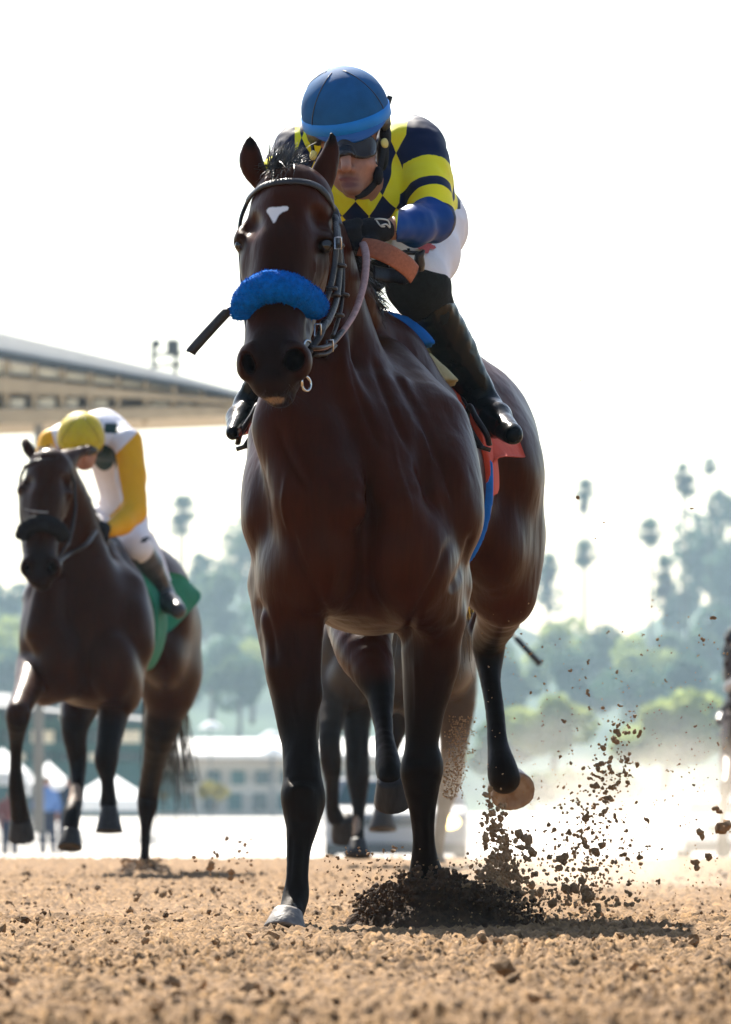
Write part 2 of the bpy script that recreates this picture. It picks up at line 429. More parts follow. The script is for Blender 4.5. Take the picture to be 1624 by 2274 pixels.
def sheet(name, xs, ys, zf, m):
    Xg, Yg = np.meshgrid(xs, ys, indexing='ij') if xs.ndim == 1 else (xs, ys)
    Z = zf(Xg, Yg); V = np.stack([Xg, Yg, Z], -1).reshape(-1, 3)
    a, b = Xg.shape; i = np.arange(a*b).reshape(a, b)
    Q = np.stack([i[:-1, :-1], i[1:, :-1], i[1:, 1:], i[:-1, 1:]], -1).reshape(-1, 4)
    return add_mesh(name, V, Q, m)
# fine near sheet (widens with distance) inside a coarse track that reaches the far edge
ys = np.concatenate([np.arange(10.0, 19, 0.011), np.arange(19, 25, 0.016), np.arange(25, 40, 0.04), np.arange(40, CREST, 0.09), [CREST]])
us = np.linspace(-1, 1, 420)
XX = us[:, None] * (0.065 * ys + 0.45)[None, :]; YY = np.repeat(ys[None], len(us), 0)
def track_z(X, Y):
    z = ground_z(X, Y); 
    e = np.clip((np.abs(X / (0.065 * Y + 0.45)) - 0.93) / 0.07, 0, 1)
    return z * (1 - e) - 0.02 * e
tag(sheet('racetrack', XX, YY, track_z, M_DIRT), 'tan harrowed dirt racetrack', kind='structure')
def ringsheet():
    y2 = np.array([-30, 0, 8, 20, 35, CREST, CREST + 3, 82.0, 90.0, 100.0])
    x2 = np.array([-120, -60, -20, -6, 0, 6, 20, 60, 120.0])
    return sheet('track_bed', x2, y2, lambda X, Y: np.interp(Y, [CREST, CREST + 3, 82, 90], [-0.035, -0.2, -0.25, -0.75]), M_DIRT)
tag(ringsheet(), 'wide dirt bed of the racetrack beyond the churned strip', kind='structure')
M_APRON = mat('pale_apron', (0.58, 0.54, 0.48), 0.9, 0.2, 0.12, 0.3, col2=(0.58, 0.55, 0.51))
tag(sheet('apron', np.linspace(-300, 300, 9), np.array([96.0, 150, 300, 520]), lambda X, Y: np.where(Y > 290, -0.75 + (Y - 300) * 0.0040, -0.752), M_APRON), 'pale sunlit apron beyond the track', kind='structure')
M_LAND = mat('far_land', (0.10, 0.11, 0.05), 1.0, 0.1, 0.3, 0.02)
tag(sheet('terrain', np.linspace(-4000, 4000, 11), np.array([-200.0, 0, 60, 514, 530, 900, 5000]), lambda X, Y: np.where(Y < 520, -0.95, 0.0) , M_LAND), 'flat land reaching the horizon', kind='structure')
# ------------------------------------------------------------------ horses
def head_prims():                        # measured at the leading horse; moved by a similarity for the others
    h = []
    h += ell(650, 470, 22.06, 88, 0.12, 82, k=0.03)                        # cranium
    h += chain([(650, 450, 22.03, 88), (638, 520, 21.985, 92), (629, 590, 21.94, 84), (620, 660, 21.875, 70), (612, 740, 21.80, 59), (609, 800, 21.74, 56)], 0.03)
    h += chain([(647, 470, 21.96, 60), (632, 560, 21.90, 62), (618, 680, 21.82, 48)], 0.03)     # flat of the face
    h += ell(560, 600, 22.06, 22, 0.13, 85, k=0.04) + ell(694, 600, 22.09, 36, 0.14, 92, (0, 0.12, 0), k=0.04)      # jowls
    h += chain([(655, 690, 22.0, 52), (640, 780, 21.87, 46), (628, 850, 21.76, 40)], 0.03)      # jaw bars
    h += ell(538, 528, 21.99, 19, 0.045, 30, (0, 0.3, 0), k=0.025) + ell(717, 530, 21.95, 27, 0.05, 26, (0, -0.5, 0), k=0.025)   # brow ridges
    h += chain([(700, 590, 21.95, 20), (672, 650, 21.88, 14)], 0.03) + chain([(555, 590, 21.96, 16), (565, 650, 21.9, 12)], 0.03) # facial crest
    h += chain([(610, 745, 21.795, 60), (608, 800, 21.73, 57), (607, 835, 21.70, 50)], 0.04) + ell(608, 815, 21.715, 50, 0.066, 48, k=0.04)                      # muzzle
    h += ell(553, 803, 21.675, 27, 0.05, 44, (0, 0.15, 0.15), k=0.012) + ell(659, 801, 21.665, 36, 0.052, 46, (0, -0.15, -0.15), k=0.012)   # nostril flares
    h += ell(606, 852, 21.665, 47, 0.05, 36, k=0.02) + ell(624, 876, 21.71, 36, 0.05, 31, (0, -0.2, 0), k=0.014)  # lips, chin
    h += [(Ell(W(656, 798, 21.62), (PX(23, 21.6), 0.10, PX(26, 21.6)), (0, 0.35, 0.1)), 0.004, 's'),
          (Ell(W(549, 806, 21.625), (PX(13, 21.6), 0.09, PX(26, 21.6)), (0, -0.2, -0.15)), 0.004, 's'),
          (Ell(W(722, 545, 21.90), (PX(17, 21.9), 0.035, PX(14, 21.9)), (0, 0.3, 0)), 0.012, 's'),
          (Ell(W(524, 545, 21.94), (PX(13, 21.9), 0.035, PX(13, 21.9))), 0.012, 's'),
          (Ell(W(712, 487, 21.90), (PX(30, 21.9), 0.066, PX(16, 21.9)), (0, 0.9, 0)), 0.03, 's'),
          (Ell(W(556, 497, 21.92), (PX(20, 21.9), 0.055, PX(15, 21.9)), (0, -0.9, 0)), 0.03, 's')]
    h += [(Cone(W(560, 846, 21.60), W(600, 868, 21.60), 0.006, 0.006), 0.012, 's'), (Cone(W(600, 868, 21.60), W(655, 846, 21.63), 0.006, 0.006), 0.012, 's')]   # mouth
    for v_ in ([(704, 585, 21.875), (690, 632, 21.855), (668, 668, 21.80), (655, 720, 21.755)], [(690, 632, 21.855), (700, 690, 21.84)], [(560, 600, 21.88), (572, 650, 21.84), (580, 700, 21.80)]): h += chain([(*q, 4.5) for q in v_], 0.008)   # veins of the face
    return h
def ears(l, r):
    h = []
    for E in (l, r): h += chain(E, 0.015, (1, 0.8, 1))
    return h
MAIN_EARS = ears([(585, 410, 22.10, 20), (562, 372, 22.11, 26), (557, 342, 22.12, 22), (556, 318, 22.12, 11), (557, 302, 22.12, 3)],
                 [(708, 418, 22.10, 28), (722, 378, 22.11, 27), (734, 340, 22.12, 20), (738, 312, 22.12, 11), (736, 290, 22.12, 3)])
MAIN_EARS += [(Ell(W(553, 350, 22.07), (PX(13, 22), 0.022, PX(34, 22)), (0, 0.0, 0)), 0.008, 's'), (Ell(W(746, 350, 22.075), (PX(9, 22), 0.02, PX(34, 22)), (0, 0.15, 0)), 0.008, 's')]

def main_prims():
    h = []
    # trunk
    h += [(Ell(W(812, 1110, 22.62), (0.285, 0.46, 0.335)), 0.1, 'u')]
    h += [(Cone(W(822, 1085, 22.7), W(872, 1075, 23.3), 0.265, 0.245, (1, 1, 1.2)), 0.1, 'u'), (Cone(W(872, 1075, 23.3), W(950, 1040, 24.0), 0.245, 0.23, (1, 1, 1.2)), 0.1, 'u')]
    h += chain([(826, 720, 22.78, 26), (838, 800, 22.85, 90), (850, 900, 22.9, 150)], 0.10)          # withers
    h += chain([(880, 800, 23.3, 70), (940, 830, 23.9, 90)], 0.1)                                    # back
    # shoulders and breast
    h += chain([(850, 820, 22.65, 70), (935, 960, 22.5, 95), (990, 1150, 22.35, 75)], 0.06) + chain([(745, 820, 22.65, 60), (655, 980, 22.5, 90), (620, 1150, 22.33, 72)], 0.06)
    h += ell(615, 1130, 22.38, 70, 0.16, 150, k=0.06) + ell(995, 1120, 22.42, 70, 0.18, 160, k=0.06)
    h += ell(705, 1230, 22.22, 108, 0.17, 150, (0, 0.08, 0), k=0.04) + ell(905, 1240, 22.25, 108, 0.17, 155, (0, -0.1, 0), k=0.04)   # pectorals
    h += ell(640, 1290, 22.30, 72, 0.16, 110, k=0.05) + ell(965, 1310, 22.38, 66, 0.17, 120, k=0.05)
    h += ell(800, 1340, 22.45, 120, 0.25, 62, (0, 0.25, 0), k=0.05)
    h += [(Cone(W(803, 1140, 22.0), W(810, 1420, 22.12), 0.020, 0.045), 0.05, 's')]                   # breast furrow
    h += [(Cone(W(728, 1390, 22.02), W(655, 1190, 22.02), 0.018, 0.012), 0.045, 's'), (Cone(W(885, 1410, 22.06), W(975, 1190, 22.08), 0.018, 0.012), 0.045, 's')]
    # neck
    h += chain([(655, 470, 22.22, 84), (685, 570, 22.36, 98), (708, 700, 22.45, 108), (735, 830, 22.48, 128), (770, 980, 22.42, 165)], 0.06)
    h += chain([(735, 560, 22.48, 40), (785, 660, 22.62, 36), (825, 740, 22.75, 40)], 0.05)          # crest
    h += chain([(640, 800, 22.3, 50), (640, 950, 22.22, 70), (690, 1100, 22.15, 90)], 0.06)          # left of the throat
    h += chain([(745, 720, 22.34, 22), (775, 860, 22.26, 26), (830, 1000, 22.22, 34), (890, 1130, 22.14, 45)], 0.04)   # neck muscle strand
    h += chain([(700, 830, 22.28, 26), (720, 960, 22.2, 30), (775, 1130, 22.08, 36)], 0.05)          # windpipe
    h += [(Cone(W(745, 850, 22.05), W(835, 1100, 21.98), 0.018, 0.02), 0.05, 's'), (Cone(W(690, 900, 22.0), W(745, 1120, 21.95), 0.014, 0.018), 0.05, 's')]
    for a, b_ in (((800, 850, 22.33, 12), (850, 1090, 22.14, 20)), ((845, 860, 22.37, 14), (912, 1090, 22.16, 22)), ((890, 850, 22.42, 13), (965, 1095, 22.23, 20)), ((935, 870, 22.455, 12), (1012, 1075, 22.29, 20)), ((760, 900, 22.3, 10), (790, 1080, 22.1, 16))):   # muscle strands over the shoulder
        h += chain([a, b_], 0.028)
    h += chain([(950, 1180, 22.2, 8), (985, 1290, 22.24, 9), (1000, 1370, 22.28, 6)], 0.03) + chain([(640, 1180, 22.2, 8), (612, 1290, 22.22, 8), (612, 1370, 22.22, 6)], 0.03)
    # near foreleg (left in frame)
    h += chain([(640, 1300, 22.40, 88), (646, 1410, 22.32, 73), (652, 1500, 22.27, 61), (661, 1580, 22.22, 49), (667, 1650, 22.18, 41), (671, 1720, 22.13, 43), (672, 1785, 22.10, 46), (671, 1835, 22.08, 36), (664, 1885, 22.06, 27), (660, 1950, 22.03, 24.5), (658, 1985, 22.02, 28), (652, 2012, 21.99, 27), (645, 2032, 21.96, 28)], 0.025, (1, 1.15, 1))
    h += chain([(625, 1380, 22.22, 46), (640, 1480, 22.2, 40), (660, 1610, 22.2, 22)], 0.04) + chain([(690, 1400, 22.2, 30), (690, 1540, 22.16, 22), (682, 1660, 22.13, 14)], 0.03)
    h += ell(655, 1765, 22.09, 30, 0.05, 36, k=0.02) + ell(694, 1775, 22.12, 27, 0.05, 40, k=0.02) + chain([(665, 1850, 22.14, 14), (660, 1980, 22.10, 14)], 0.01)
    # off foreleg (right in frame)
    h += chain([(965, 1300, 22.45, 86), (958, 1400, 22.45, 70), (955, 1460, 22.45, 63), (949, 1520, 22.45, 54), (941, 1570, 22.45, 43), (937, 1640, 22.45, 35), (937, 1695, 22.45, 41), (936, 1745, 22.46, 39), (938, 1795, 22.47, 29), (941, 1860, 22.5, 24), (943, 1915, 22.52, 31), (947, 1950, 22.54, 39), (950, 1985, 22.53, 32), (953, 2015, 22.5, 34)], 0.025, (1, 1.15, 1))
    h += chain([(985, 1380, 22.37, 46), (972, 1470, 22.39, 38), (948, 1610, 22.44, 20)], 0.04) + []
    h += ell(918, 1712, 22.44, 26, 0.05, 32, k=0.02) + ell(955, 1705, 22.44, 26, 0.05, 36, k=0.02)
    # right hind: rump, thigh, hock, flexed fetlock
    h += ell(1080, 1110, 24.02, 122, 0.34, 250, (0, -0.06, 0), k=0.08) + ell(985, 980, 24.0, 190, 0.42, 190, k=0.1)
    h += ell(1128, 1030, 23.8, 74, 0.2, 120, (0, -0.25, 0), k=0.06) + ell(1100, 1220, 23.8, 82, 0.24, 125, k=0.09)
    h += chain([(1102, 1210, 23.88, 84), (1125, 1335, 23.8, 54)], 0.10) + chain([(1125, 1325, 23.8, 50), (1108, 1370, 24.0, 48), (1088, 1415, 24.22, 40), (1086, 1460, 24.25, 31), (1091, 1520, 24.2, 22), (1100, 1590, 24.15, 22), (1106, 1655, 24.1, 23), (1114, 1700, 24.06, 32), (1120, 1728, 24.05, 36)], 0.025, (1, 1.2, 1))
    h += chain([(1068, 1350, 24.35, 14), (1056, 1395, 24.38, 15), (1068, 1430, 24.32, 18)], 0.02)
    h += chain([(1124, 1730, 24.1, 33), (1134, 1752, 24.2, 34)], 0.02)
    # left hind under the belly
    h += ell(830, 1150, 24.05, 120, 0.34, 220, k=0.08)
    h += chain([(800, 1300, 23.8, 92), (801, 1385, 23.6, 76), (808, 1440, 23.45, 62), (828, 1490, 23.35, 48), (844, 1540, 23.3, 32), (850, 1600, 23.22, 22), (857, 1660, 23.12, 24), (863, 1705, 23.05, 30), (867, 1730, 23.02, 28)], 0.025, (1, 1.2, 1))
    return h
M_BAY = coat_mat('bay_coat', (0.0135, 0.0022, 0.0006), (0.050, 0.0092, 0.0017), (0.0014, 0.0011, 0.0010))
M_BAY2 = coat_mat('dark_bay_coat', (0.012, 0.0030, 0.0011), (0.034, 0.0088, 0.0027), (0.0022, 0.0022, 0.0034))
M_GREY = coat_mat('dun_coat', (0.050, 0.034, 0.022), (0.080, 0.056, 0.037), (0.004, 0.003, 0.003))
M_HOOF = mat('pale_hoof_horn', (0.42, 0.34, 0.27), 0.4, 0.4, 0.3, 30, stretch=(1, 1, 0.25), bump=0.25, bscale=90, col2=(0.16, 0.085, 0.045))
M_HOOFD = mat('dark_hoof_horn', (0.028, 0.025, 0.024), 0.5, 0.15, 0.3, 60, stretch=(1, 1, 0.25), bump=0.2)
M_HAIR = mat('black_hair', (0.010, 0.009, 0.009), 0.35, 0.6, 0.4, 40)
M_EYE = mat('dark_eye', (0.006, 0.004, 0.003), 0.06, 0.6, 0.0)
M_LEATHER = mat('black_leather', (0.012, 0.010, 0.010), 0.38, 0.5, 0.3, 40, bump=0.25, bscale=150)
M_STEEL = mat('bit_steel', (0.55, 0.55, 0.54), 0.25, 0.5, 0.1, metal=1.0)
def ss(a, lo, hi): t = np.clip((a - lo) / (hi - lo), 0, 1); return t*t*(3-2*t)
def blob(V, p, r, soft=0.5):             # 1 inside an ellipsoid, fading over its rim
    q = np.sqrt((((V - np.asarray(p)) / np.asarray(r)) ** 2).sum(1)); return 1 - ss(q, 1 - soft/2, 1 + soft/2)
def horse_mesh(name, prims, h, m, parent, marks, lo=None, hi=None, lines=None):
    f = field_of(prims, h, lo, hi)
    V, Q = f.mesh(2)
    a = marks(V)
    if lines: V = etch(V, Q, lines)
    V = wrinkle(V, Q, 0.0042, 7, 12, (1, 1, .6)); V = wrinkle(V, Q, 0.0020, 30, 13, (1, 1, .30))
    o = add_mesh(name, V, Q, m, parent, True, a)
    return f, o
def hoof(parent, c, axis, r0, r1, ln, m, name='hoof', fwd=(0, -1, 0), band=None):
    """c: middle of the coronet, axis: towards the sole"""
    ax = Vector(axis).normalized(); q = Vector(fwd); q = (q - ax * q.dot(ax)).normalized(); s = ax.cross(q)
    M = Matrix((s, q, ax)).transposed()
    b = MB(); n = 18; V = []
    for k, (t, bulge) in enumerate(((-0.12, 0.93), (0.0, 1.0), (0.12, 0.985), (0.5, 1.0), (0.95, 1.0), (1.0, 0.98), (1.0, 0.72), (0.9, 0.5))):
        r = (r0 + (r1 - r0) * min(max(t, 0), 1)) * bulge
        for j in range(n):
            a = 2*np.pi*j/n; y = math.sin(a); x = math.cos(a)
            y2 = y * (1.05 if y > 0 else 0.78)
            V.append((r*x, r*y2 + (0.22*ln*t if y > 0 else 0.05*ln*t), ln*t))
    Fs = [(i*n+j, i*n+(j+1) % n, (i+1)*n+(j+1) % n, (i+1)*n+j) for i in range(7) for j in range(n)] + [tuple(range(7*n, 8*n)), tuple(range(n))[::-1]]
    b.raw(np.array(V) @ np.array(M).T + np.array(c), Fs)
    return b.build(name, m, parent)
def strands(name, roots, tips, m, parent, w=0.0035, seg=5, sag=0.02, jit=0.01, seed=1):
    rg = np.random.default_rng(seed); V = []; Fs = []
    for a, b in zip(roots, tips):
        a = np.array(a); b = np.array(b) + rg.normal(0, jit, 3); mid = (a + b)/2 + rg.normal(0, jit, 3) + np.array((0, 0, sag))
        side = np.cross(b - a, rg.normal(0, 1, 3)); side /= np.linalg.norm(side) + 1e-9
        n0 = len(V)
        for i in range(seg + 1):
            t = i/seg; p = (1-t)**2*a + 2*t*(1-t)*mid + t*t*b; ww = w * (1 - 0.85*t)
            V += [p - side*ww, p + side*ww]
        Fs += [(n0+2*i, n0+2*i+1, n0+2*i+3, n0+2*i+2) for i in range(seg)]
    return add_mesh(name, np.array(V), np.array(Fs), m, parent)

horse = tag(empty('racehorse', (0.0, 22.6, 0.0)), 'leading bay racehorse with white star and blue sheepskin noseband', 'horse', 'racehorses galloping toward the camera')
PR = main_prims() + head_prims() + MAIN_EARS
def main_marks(V):
    x, y, z = V.T
    px = CX + x*F/y; py = HY - (z-CAMZ)*F/y
    fore = (y < 22.8) & (px < 1035); low = ss(-py, -1720, -1430) * 0
    leg = ss(py, 1300, 1640)                      # black leg points; fade starts high to paint shade on the lower chest
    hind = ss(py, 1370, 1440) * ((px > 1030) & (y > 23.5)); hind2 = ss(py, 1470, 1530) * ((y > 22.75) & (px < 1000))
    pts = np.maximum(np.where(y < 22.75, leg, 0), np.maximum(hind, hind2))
    pts = np.maximum(pts, 0.85*blob(V, W(608, 830, 21.68), (0.085, 0.10, 0.14), 1.0))
    pts = np.maximum(pts, 0.5*blob(V, W(628, 640, 21.8), (0.07, 0.1, 0.28), 1.2))
    for e in ((556, 305), (737, 295)): pts = np.maximum(pts, blob(V, W(e[0], e[1], 22.1), (0.02, 0.04, 0.03), 1.0))
    for e in ((722, 545, 21.92), (524, 545, 21.95)): pts = np.maximum(pts, 0.7*blob(V, W(*e), (0.035, 0.05, 0.03), 0.9))
    # star: a wedge, wide at its upper right, running to a point below
    poly = [(590, 468), (597, 461), (616, 459), (643, 457), (640, 465), (628, 470), (620, 477), (613, 490), (608, 497), (603, 488), (598, 477)]
    inside = np.zeros(len(V), bool); dist = np.full(len(V), 1e9)
    for (xa, ya), (xb, yb) in zip(poly, poly[1:] + poly[:1]):
        cr = ((ya > py) != (yb > py)) & (px < (xb - xa)*(py - ya)/((yb - ya) or 1e-9) + xa); inside ^= cr
        t = np.clip(((px - xa)*(xb - xa) + (py - ya)*(yb - ya))/((xb - xa)**2 + (yb - ya)**2), 0, 1)
        dist = np.minimum(dist, np.hypot(px - xa - t*(xb - xa), py - ya - t*(yb - ya)))
    wht = np.clip(0.5 + np.where(inside, dist, -dist)/15, 0, 1) * (y < 22.1)
    sock = blob(V, W(640, 2022, 21.93), (0.05, 0.055, 0.035), 0.9); wht = np.maximum(wht, 0.36*sock)
    for q_, r_ in (((656, 798, 21.68), (0.026, 0.07, 0.029)), ((549, 806, 21.68), (0.015, 0.06, 0.028))): pts = np.maximum(pts, blob(V, W(*q_), r_, 0.5))  # shade inside the nostrils painted in so the holes look deep
    tan = 0.62*blob(V, W(610, 888, 21.665), (0.034, 0.045, 0.016), 1.3)
    return dict(pts=np.clip(pts, 0, 1), wht=wht, tan=tan)
v_ = .0042; c_ = -.009
LINES = [(v_, 5, 22.9, p) for p in ([(930, 930), (955, 1010), (965, 1090), (990, 1160)], [(955, 1010), (985, 1060), (1000, 1130)], [(870, 960), (885, 1040), (910, 1120), (915, 1200)], [(700, 1060), (690, 1130), (702, 1200), (690, 1270)], [(640, 1040), (628, 1120), (642, 1190)], [(620, 1420), (640, 1480), (650, 1560), (668, 1630)], [(690, 1420), (684, 1500), (690, 1580)], [(985, 1420), (970, 1490), (955, 1570)], [(920, 1460), (926, 1540), (922, 1610)], [(1120, 1080), (1135, 1160), (1125, 1240)])]
LINES += [(c_, 9, 22.9, p) for p in ([(738, 1392), (705, 1320), (665, 1240), (640, 1165)], [(890, 1445), (930, 1350), (975, 1270), (1002, 1190)], [(1048, 1180), (1030, 1250), (1000, 1320)], [(860, 800), (930, 920), (985, 1050), (1012, 1130)], [(770, 760), (800, 880), (850, 1010)], [(822, 785), (862, 890), (915, 1010)], [(612, 930), (640, 1010), (690, 1090)], [(575, 1330), (600, 1400), (612, 1480)])]
LINES += [(-.004, 5, 22.9, p) for p in ([(683, 1835), (678, 1900), (674, 1970)], [(650, 1845), (646, 1910), (644, 1970)], [(956, 1790), (958, 1850), (960, 1905)], [(928, 1790), (930, 1850), (928, 1905)], [(640, 1735), (672, 1728), (704, 1735)], [(645, 1818), (672, 1826), (700, 1818)], [(905, 1690), (935, 1684), (966, 1690)], [(912, 1758), (936, 1766), (962, 1758)])]
LINES += [(.006, 8, 22.9, p) for p in ([(645, 1760), (660, 1750), (680, 1752), (698, 1765)], [(912, 1715), (930, 1705), (950, 1708), (966, 1718)])]
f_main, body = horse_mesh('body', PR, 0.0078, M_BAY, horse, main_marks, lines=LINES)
print('main horse', len(body.data.polygons), round(time.time()-T0, 1))
hoof(horse, W(639, 2030, 21.95), (-0.14, -0.45, -0.9), 0.040, 0.058, 0.058, mat('grey_hoof_horn', (0.17, 0.15, 0.135), 0.55, 0.25, 0.35, 50, stretch=(1, 1, .3), bump=.3)).scale = (1, 1, 1)
hoof(horse, W(954, 2018, 22.49), (0, -0.3, -1), 0.045, 0.058, 0.075, M_HOOFD)
hoof(horse, W(1128, 1744, 24.13), (0.24, -0.78, -0.50), 0.058, 0.062, 0.06, M_HOOF, fwd=(0.1, -1, 0.9))['label'] = 'pale raised hind hoof crusted with dirt'
hoof(horse, W(868, 1735, 23.0), (0.1, 0.55, -0.8), 0.038, 0.052, 0.06, M_HOOFD)
b = MB(); b.ball(W(722, 546, 21.925), PX(17, 21.9)); b.build('eye', M_EYE, horse)
b = MB(); b.ball(W(534, 545, 21.975), PX(13, 21.9)); b.build('eye', M_EYE, horse)
rg = np.random.default_rng(3)
rt = [W(x, y, Y) for x, y, Y in zip(rg.uniform(598, 652, 1300), rg.uniform(368, 400, 1300), rg.uniform(21.99, 22.12, 1300))]
tp = [r + np.array((0.01 + 0.03*rg.random(), 0.02, 0.02 + 0.04*rg.random())) if i % 3 else r + np.array((-0.02*rg.random(), -0.05, -0.015)) for i, r in enumerate(rt)]
strands('forelock', rt, tp, M_HAIR, horse, 0.0017, 4, 0.008, 0.014, 5)
rt = [W(x, y, Y) for x, y, Y in zip(rg.uniform(585, 650, 60), rg.uniform(850, 895, 60), rg.uniform(21.63, 21.66, 60))]
strands('whiskers', rt, [r + np.array((rg.normal(0, .02), -.02, -.03)) for r in rt], M_HAIR, horse, 0.0006, 3, 0, 0.006, 15)['kind'] = 'stuff'
rt = []; tp = []
for i in range(900):
    t = rg.random(); c = (1-t)*W(765, 540, 22.52) + t*W(826, 715, 22.78); rt.append(c + rg.normal(0, 0.008, 3))
    tp.append(c + np.array((0.03 + 0.03*rg.random(), 0.02, -0.03 - 0.06*rg.random() + 0.05*(rg.random() < 0.2))))
strands('mane', rt, tp, M_HAIR, horse, 0.0032, 5, 0.02, 0.012, 6)
rt = [W(985, 900, 24.42) + rg.normal(0, 0.015, 3) for i in range(350)]; tp = [r + np.array((rg.normal(0, 0.05), 0.35 + rg.normal(0, .06), -0.45 - 0.3*rg.random())) for r in rt]
strands('tail', rt, tp, M_HAIR, horse, 0.004, 6, 0.12, 0.03, 8)
# ------------------------------------------------------------------ tack of the leading horse
M_FLEECE = mat('blue_sheepskin', (0.0, 0.125, 0.50), 0.95, 0.05, 0.25, 90, bump=0.8, bscale=260, sheen=0.0)
M_REIN = mat('pink_rubber_rein', (0.42, 0.26, 0.24), 0.6, 0.3, 0.2, 60, bump=0.3, bscale=220)
M_TAN = mat('tan_rein_web', (0.36, 0.125, 0.065), 0.75, 0.25, 0.18, 120, bump=0.35, bscale=300)
M_BLUE = mat('blue_saddle_pad', (0.0, 0.13, 0.50), 0.7, 0.3, 0.15, 30, bump=0.2, bscale=200)
M_CREAM = mat('cream_girth_strap', (0.50, 0.46, 0.27), 0.8, 0.2, 0.12, 40, bump=0.2)
M_RED = mat('red_number_cloth', (0.50, 0.055, 0.025), 0.75, 0.25, 0.12, 14, bump=0.25, bscale=40)
M_BLK = mat('black_cloth', (0.008, 0.009, 0.011), 0.7, 0.3, 0.3, 50, bump=0.3, bscale=180)
def on(x, y, off=0.006, y1=None, dy=0.0):
    p = f_main.hit(x, y, off, y1=y1)
    return p + np.array((0, dy, 0)) if p is not None else None
def strap(pts, r, off=0.004, flat=0.45, n=10, Yd=None):
    P = []
    for q in pts:
        p = np.array(q[2]) if len(q) == 3 and hasattr(q[2], '__len__') else (W(*q) if len(q) == 3 else on(q[0], q[1], off))
        if p is None: p = W(q[0], q[1], Yd)
        P.append(p)
    return spline(np.array(P), n)
brd = MB()
for P in (strap([(549, 448, 22.02), (560, 432), (582, 414), (612, 405), (645, 402), (680, 405), (708, 415), (730, 438), (744, 470), (751, 500, 21.98)], 0),):
    brd.tube(P, PX(9.5, 22), 8, 0.45, up=np.repeat(np.array([[0, -0.75, 0.65]]), len(P), 0))
b_ = brd.build('browband', M_LEATHER, horse)
ch = MB()
ch.tube(spline([W(746, 482, 21.99), W(752, 540, 21.95), W(754, 600, 21.95), W(748, 660, 21.92), W(733, 705, 21.86), W(712, 735, 21.8)]), PX(9, 22), 8, 0.6)
ch.tube(spline([W(744, 478, 22.0), W(747, 530, 21.93), W(743, 590, 21.91), W(733, 640, 21.88), W(722, 672, 21.85)]), PX(7, 22), 8, 0.6)
ch.tube(spline([W(757, 548, 22.02), W(762, 610, 22.0), W(758, 680, 21.97), W(745, 730, 21.93), W(738, 748, 21.9)]), PX(8, 22), 8, 0.6)
ch.tube(spline([W(553, 440, 22.06), W(533, 500, 22.04), W(536, 600, 22.0), W(545, 700, 21.9), W(552, 760, 21.84)]), PX(7, 22), 8, 0.6)
ch.build('cheekpiece', M_LEATHER, horse)
for x, y, Y in ((752, 545, 21.93), (757, 590, 21.93), (744, 655, 21.9), (763, 655, 21.97), (737, 640, 21.87), (752, 700, 21.93)): MB().torus(W(x, y, Y), PX(10, 22), PX(4.5, 22), (0.1, 0.1, 1), 12, 6).build('strap_keeper', M_LEATHER, horse)
for x, y, Y in ((751, 540, 21.91), (706, 733, 21.79), (733, 768, 21.85)):
    c = W(x, y, Y); w, h_ = PX(7, 22), PX(13, 22)
    MB().tube([c + np.array((-w, 0, h_)), c + np.array((w, 0, h_)), c + np.array((w, 0, -h_)), c + np.array((-w, 0, -h_)), c + np.array((-w, 0, h_))], PX(2.2, 22), 6).build('buckle', M_STEEL, horse)
rg_ = MB(); rg_.torus(W(680, 852, 21.72), PX(16, 22), PX(3.0, 22), (0.75, -0.6, 0.1), 24, 8).tube([W(671, 858, 21.70), W(668, 835, 21.70)], PX(4, 22), 8); rg_.build('bit_ring', M_STEEL, horse)
MB().torus(W(684, 768, 21.77), PX(12, 22), PX(3.4, 22), (0.7, -0.7, 0.1), 20, 8).build('bit_ring', M_STEEL, horse)
ml = MB(); ml.tube(spline([W(722, 712, 21.84), W(708, 750, 21.79), W(690, 775, 21.77), W(678, 800, 21.76)]), PX(9, 22), 8, 0.6)
ml.tube(spline([W(690, 772, 21.76), W(712, 772, 21.79), W(738, 762, 21.87), W(760, 735, 21.95)]), PX(8, 22), 8, 0.6)
ml.tube(spline([W(698, 788, 21.8), W(722, 785, 21.84), W(740, 768, 21.9)]), PX(11, 22), 8, 0.5); ml.build('bit_strap', M_LEATHER, horse)
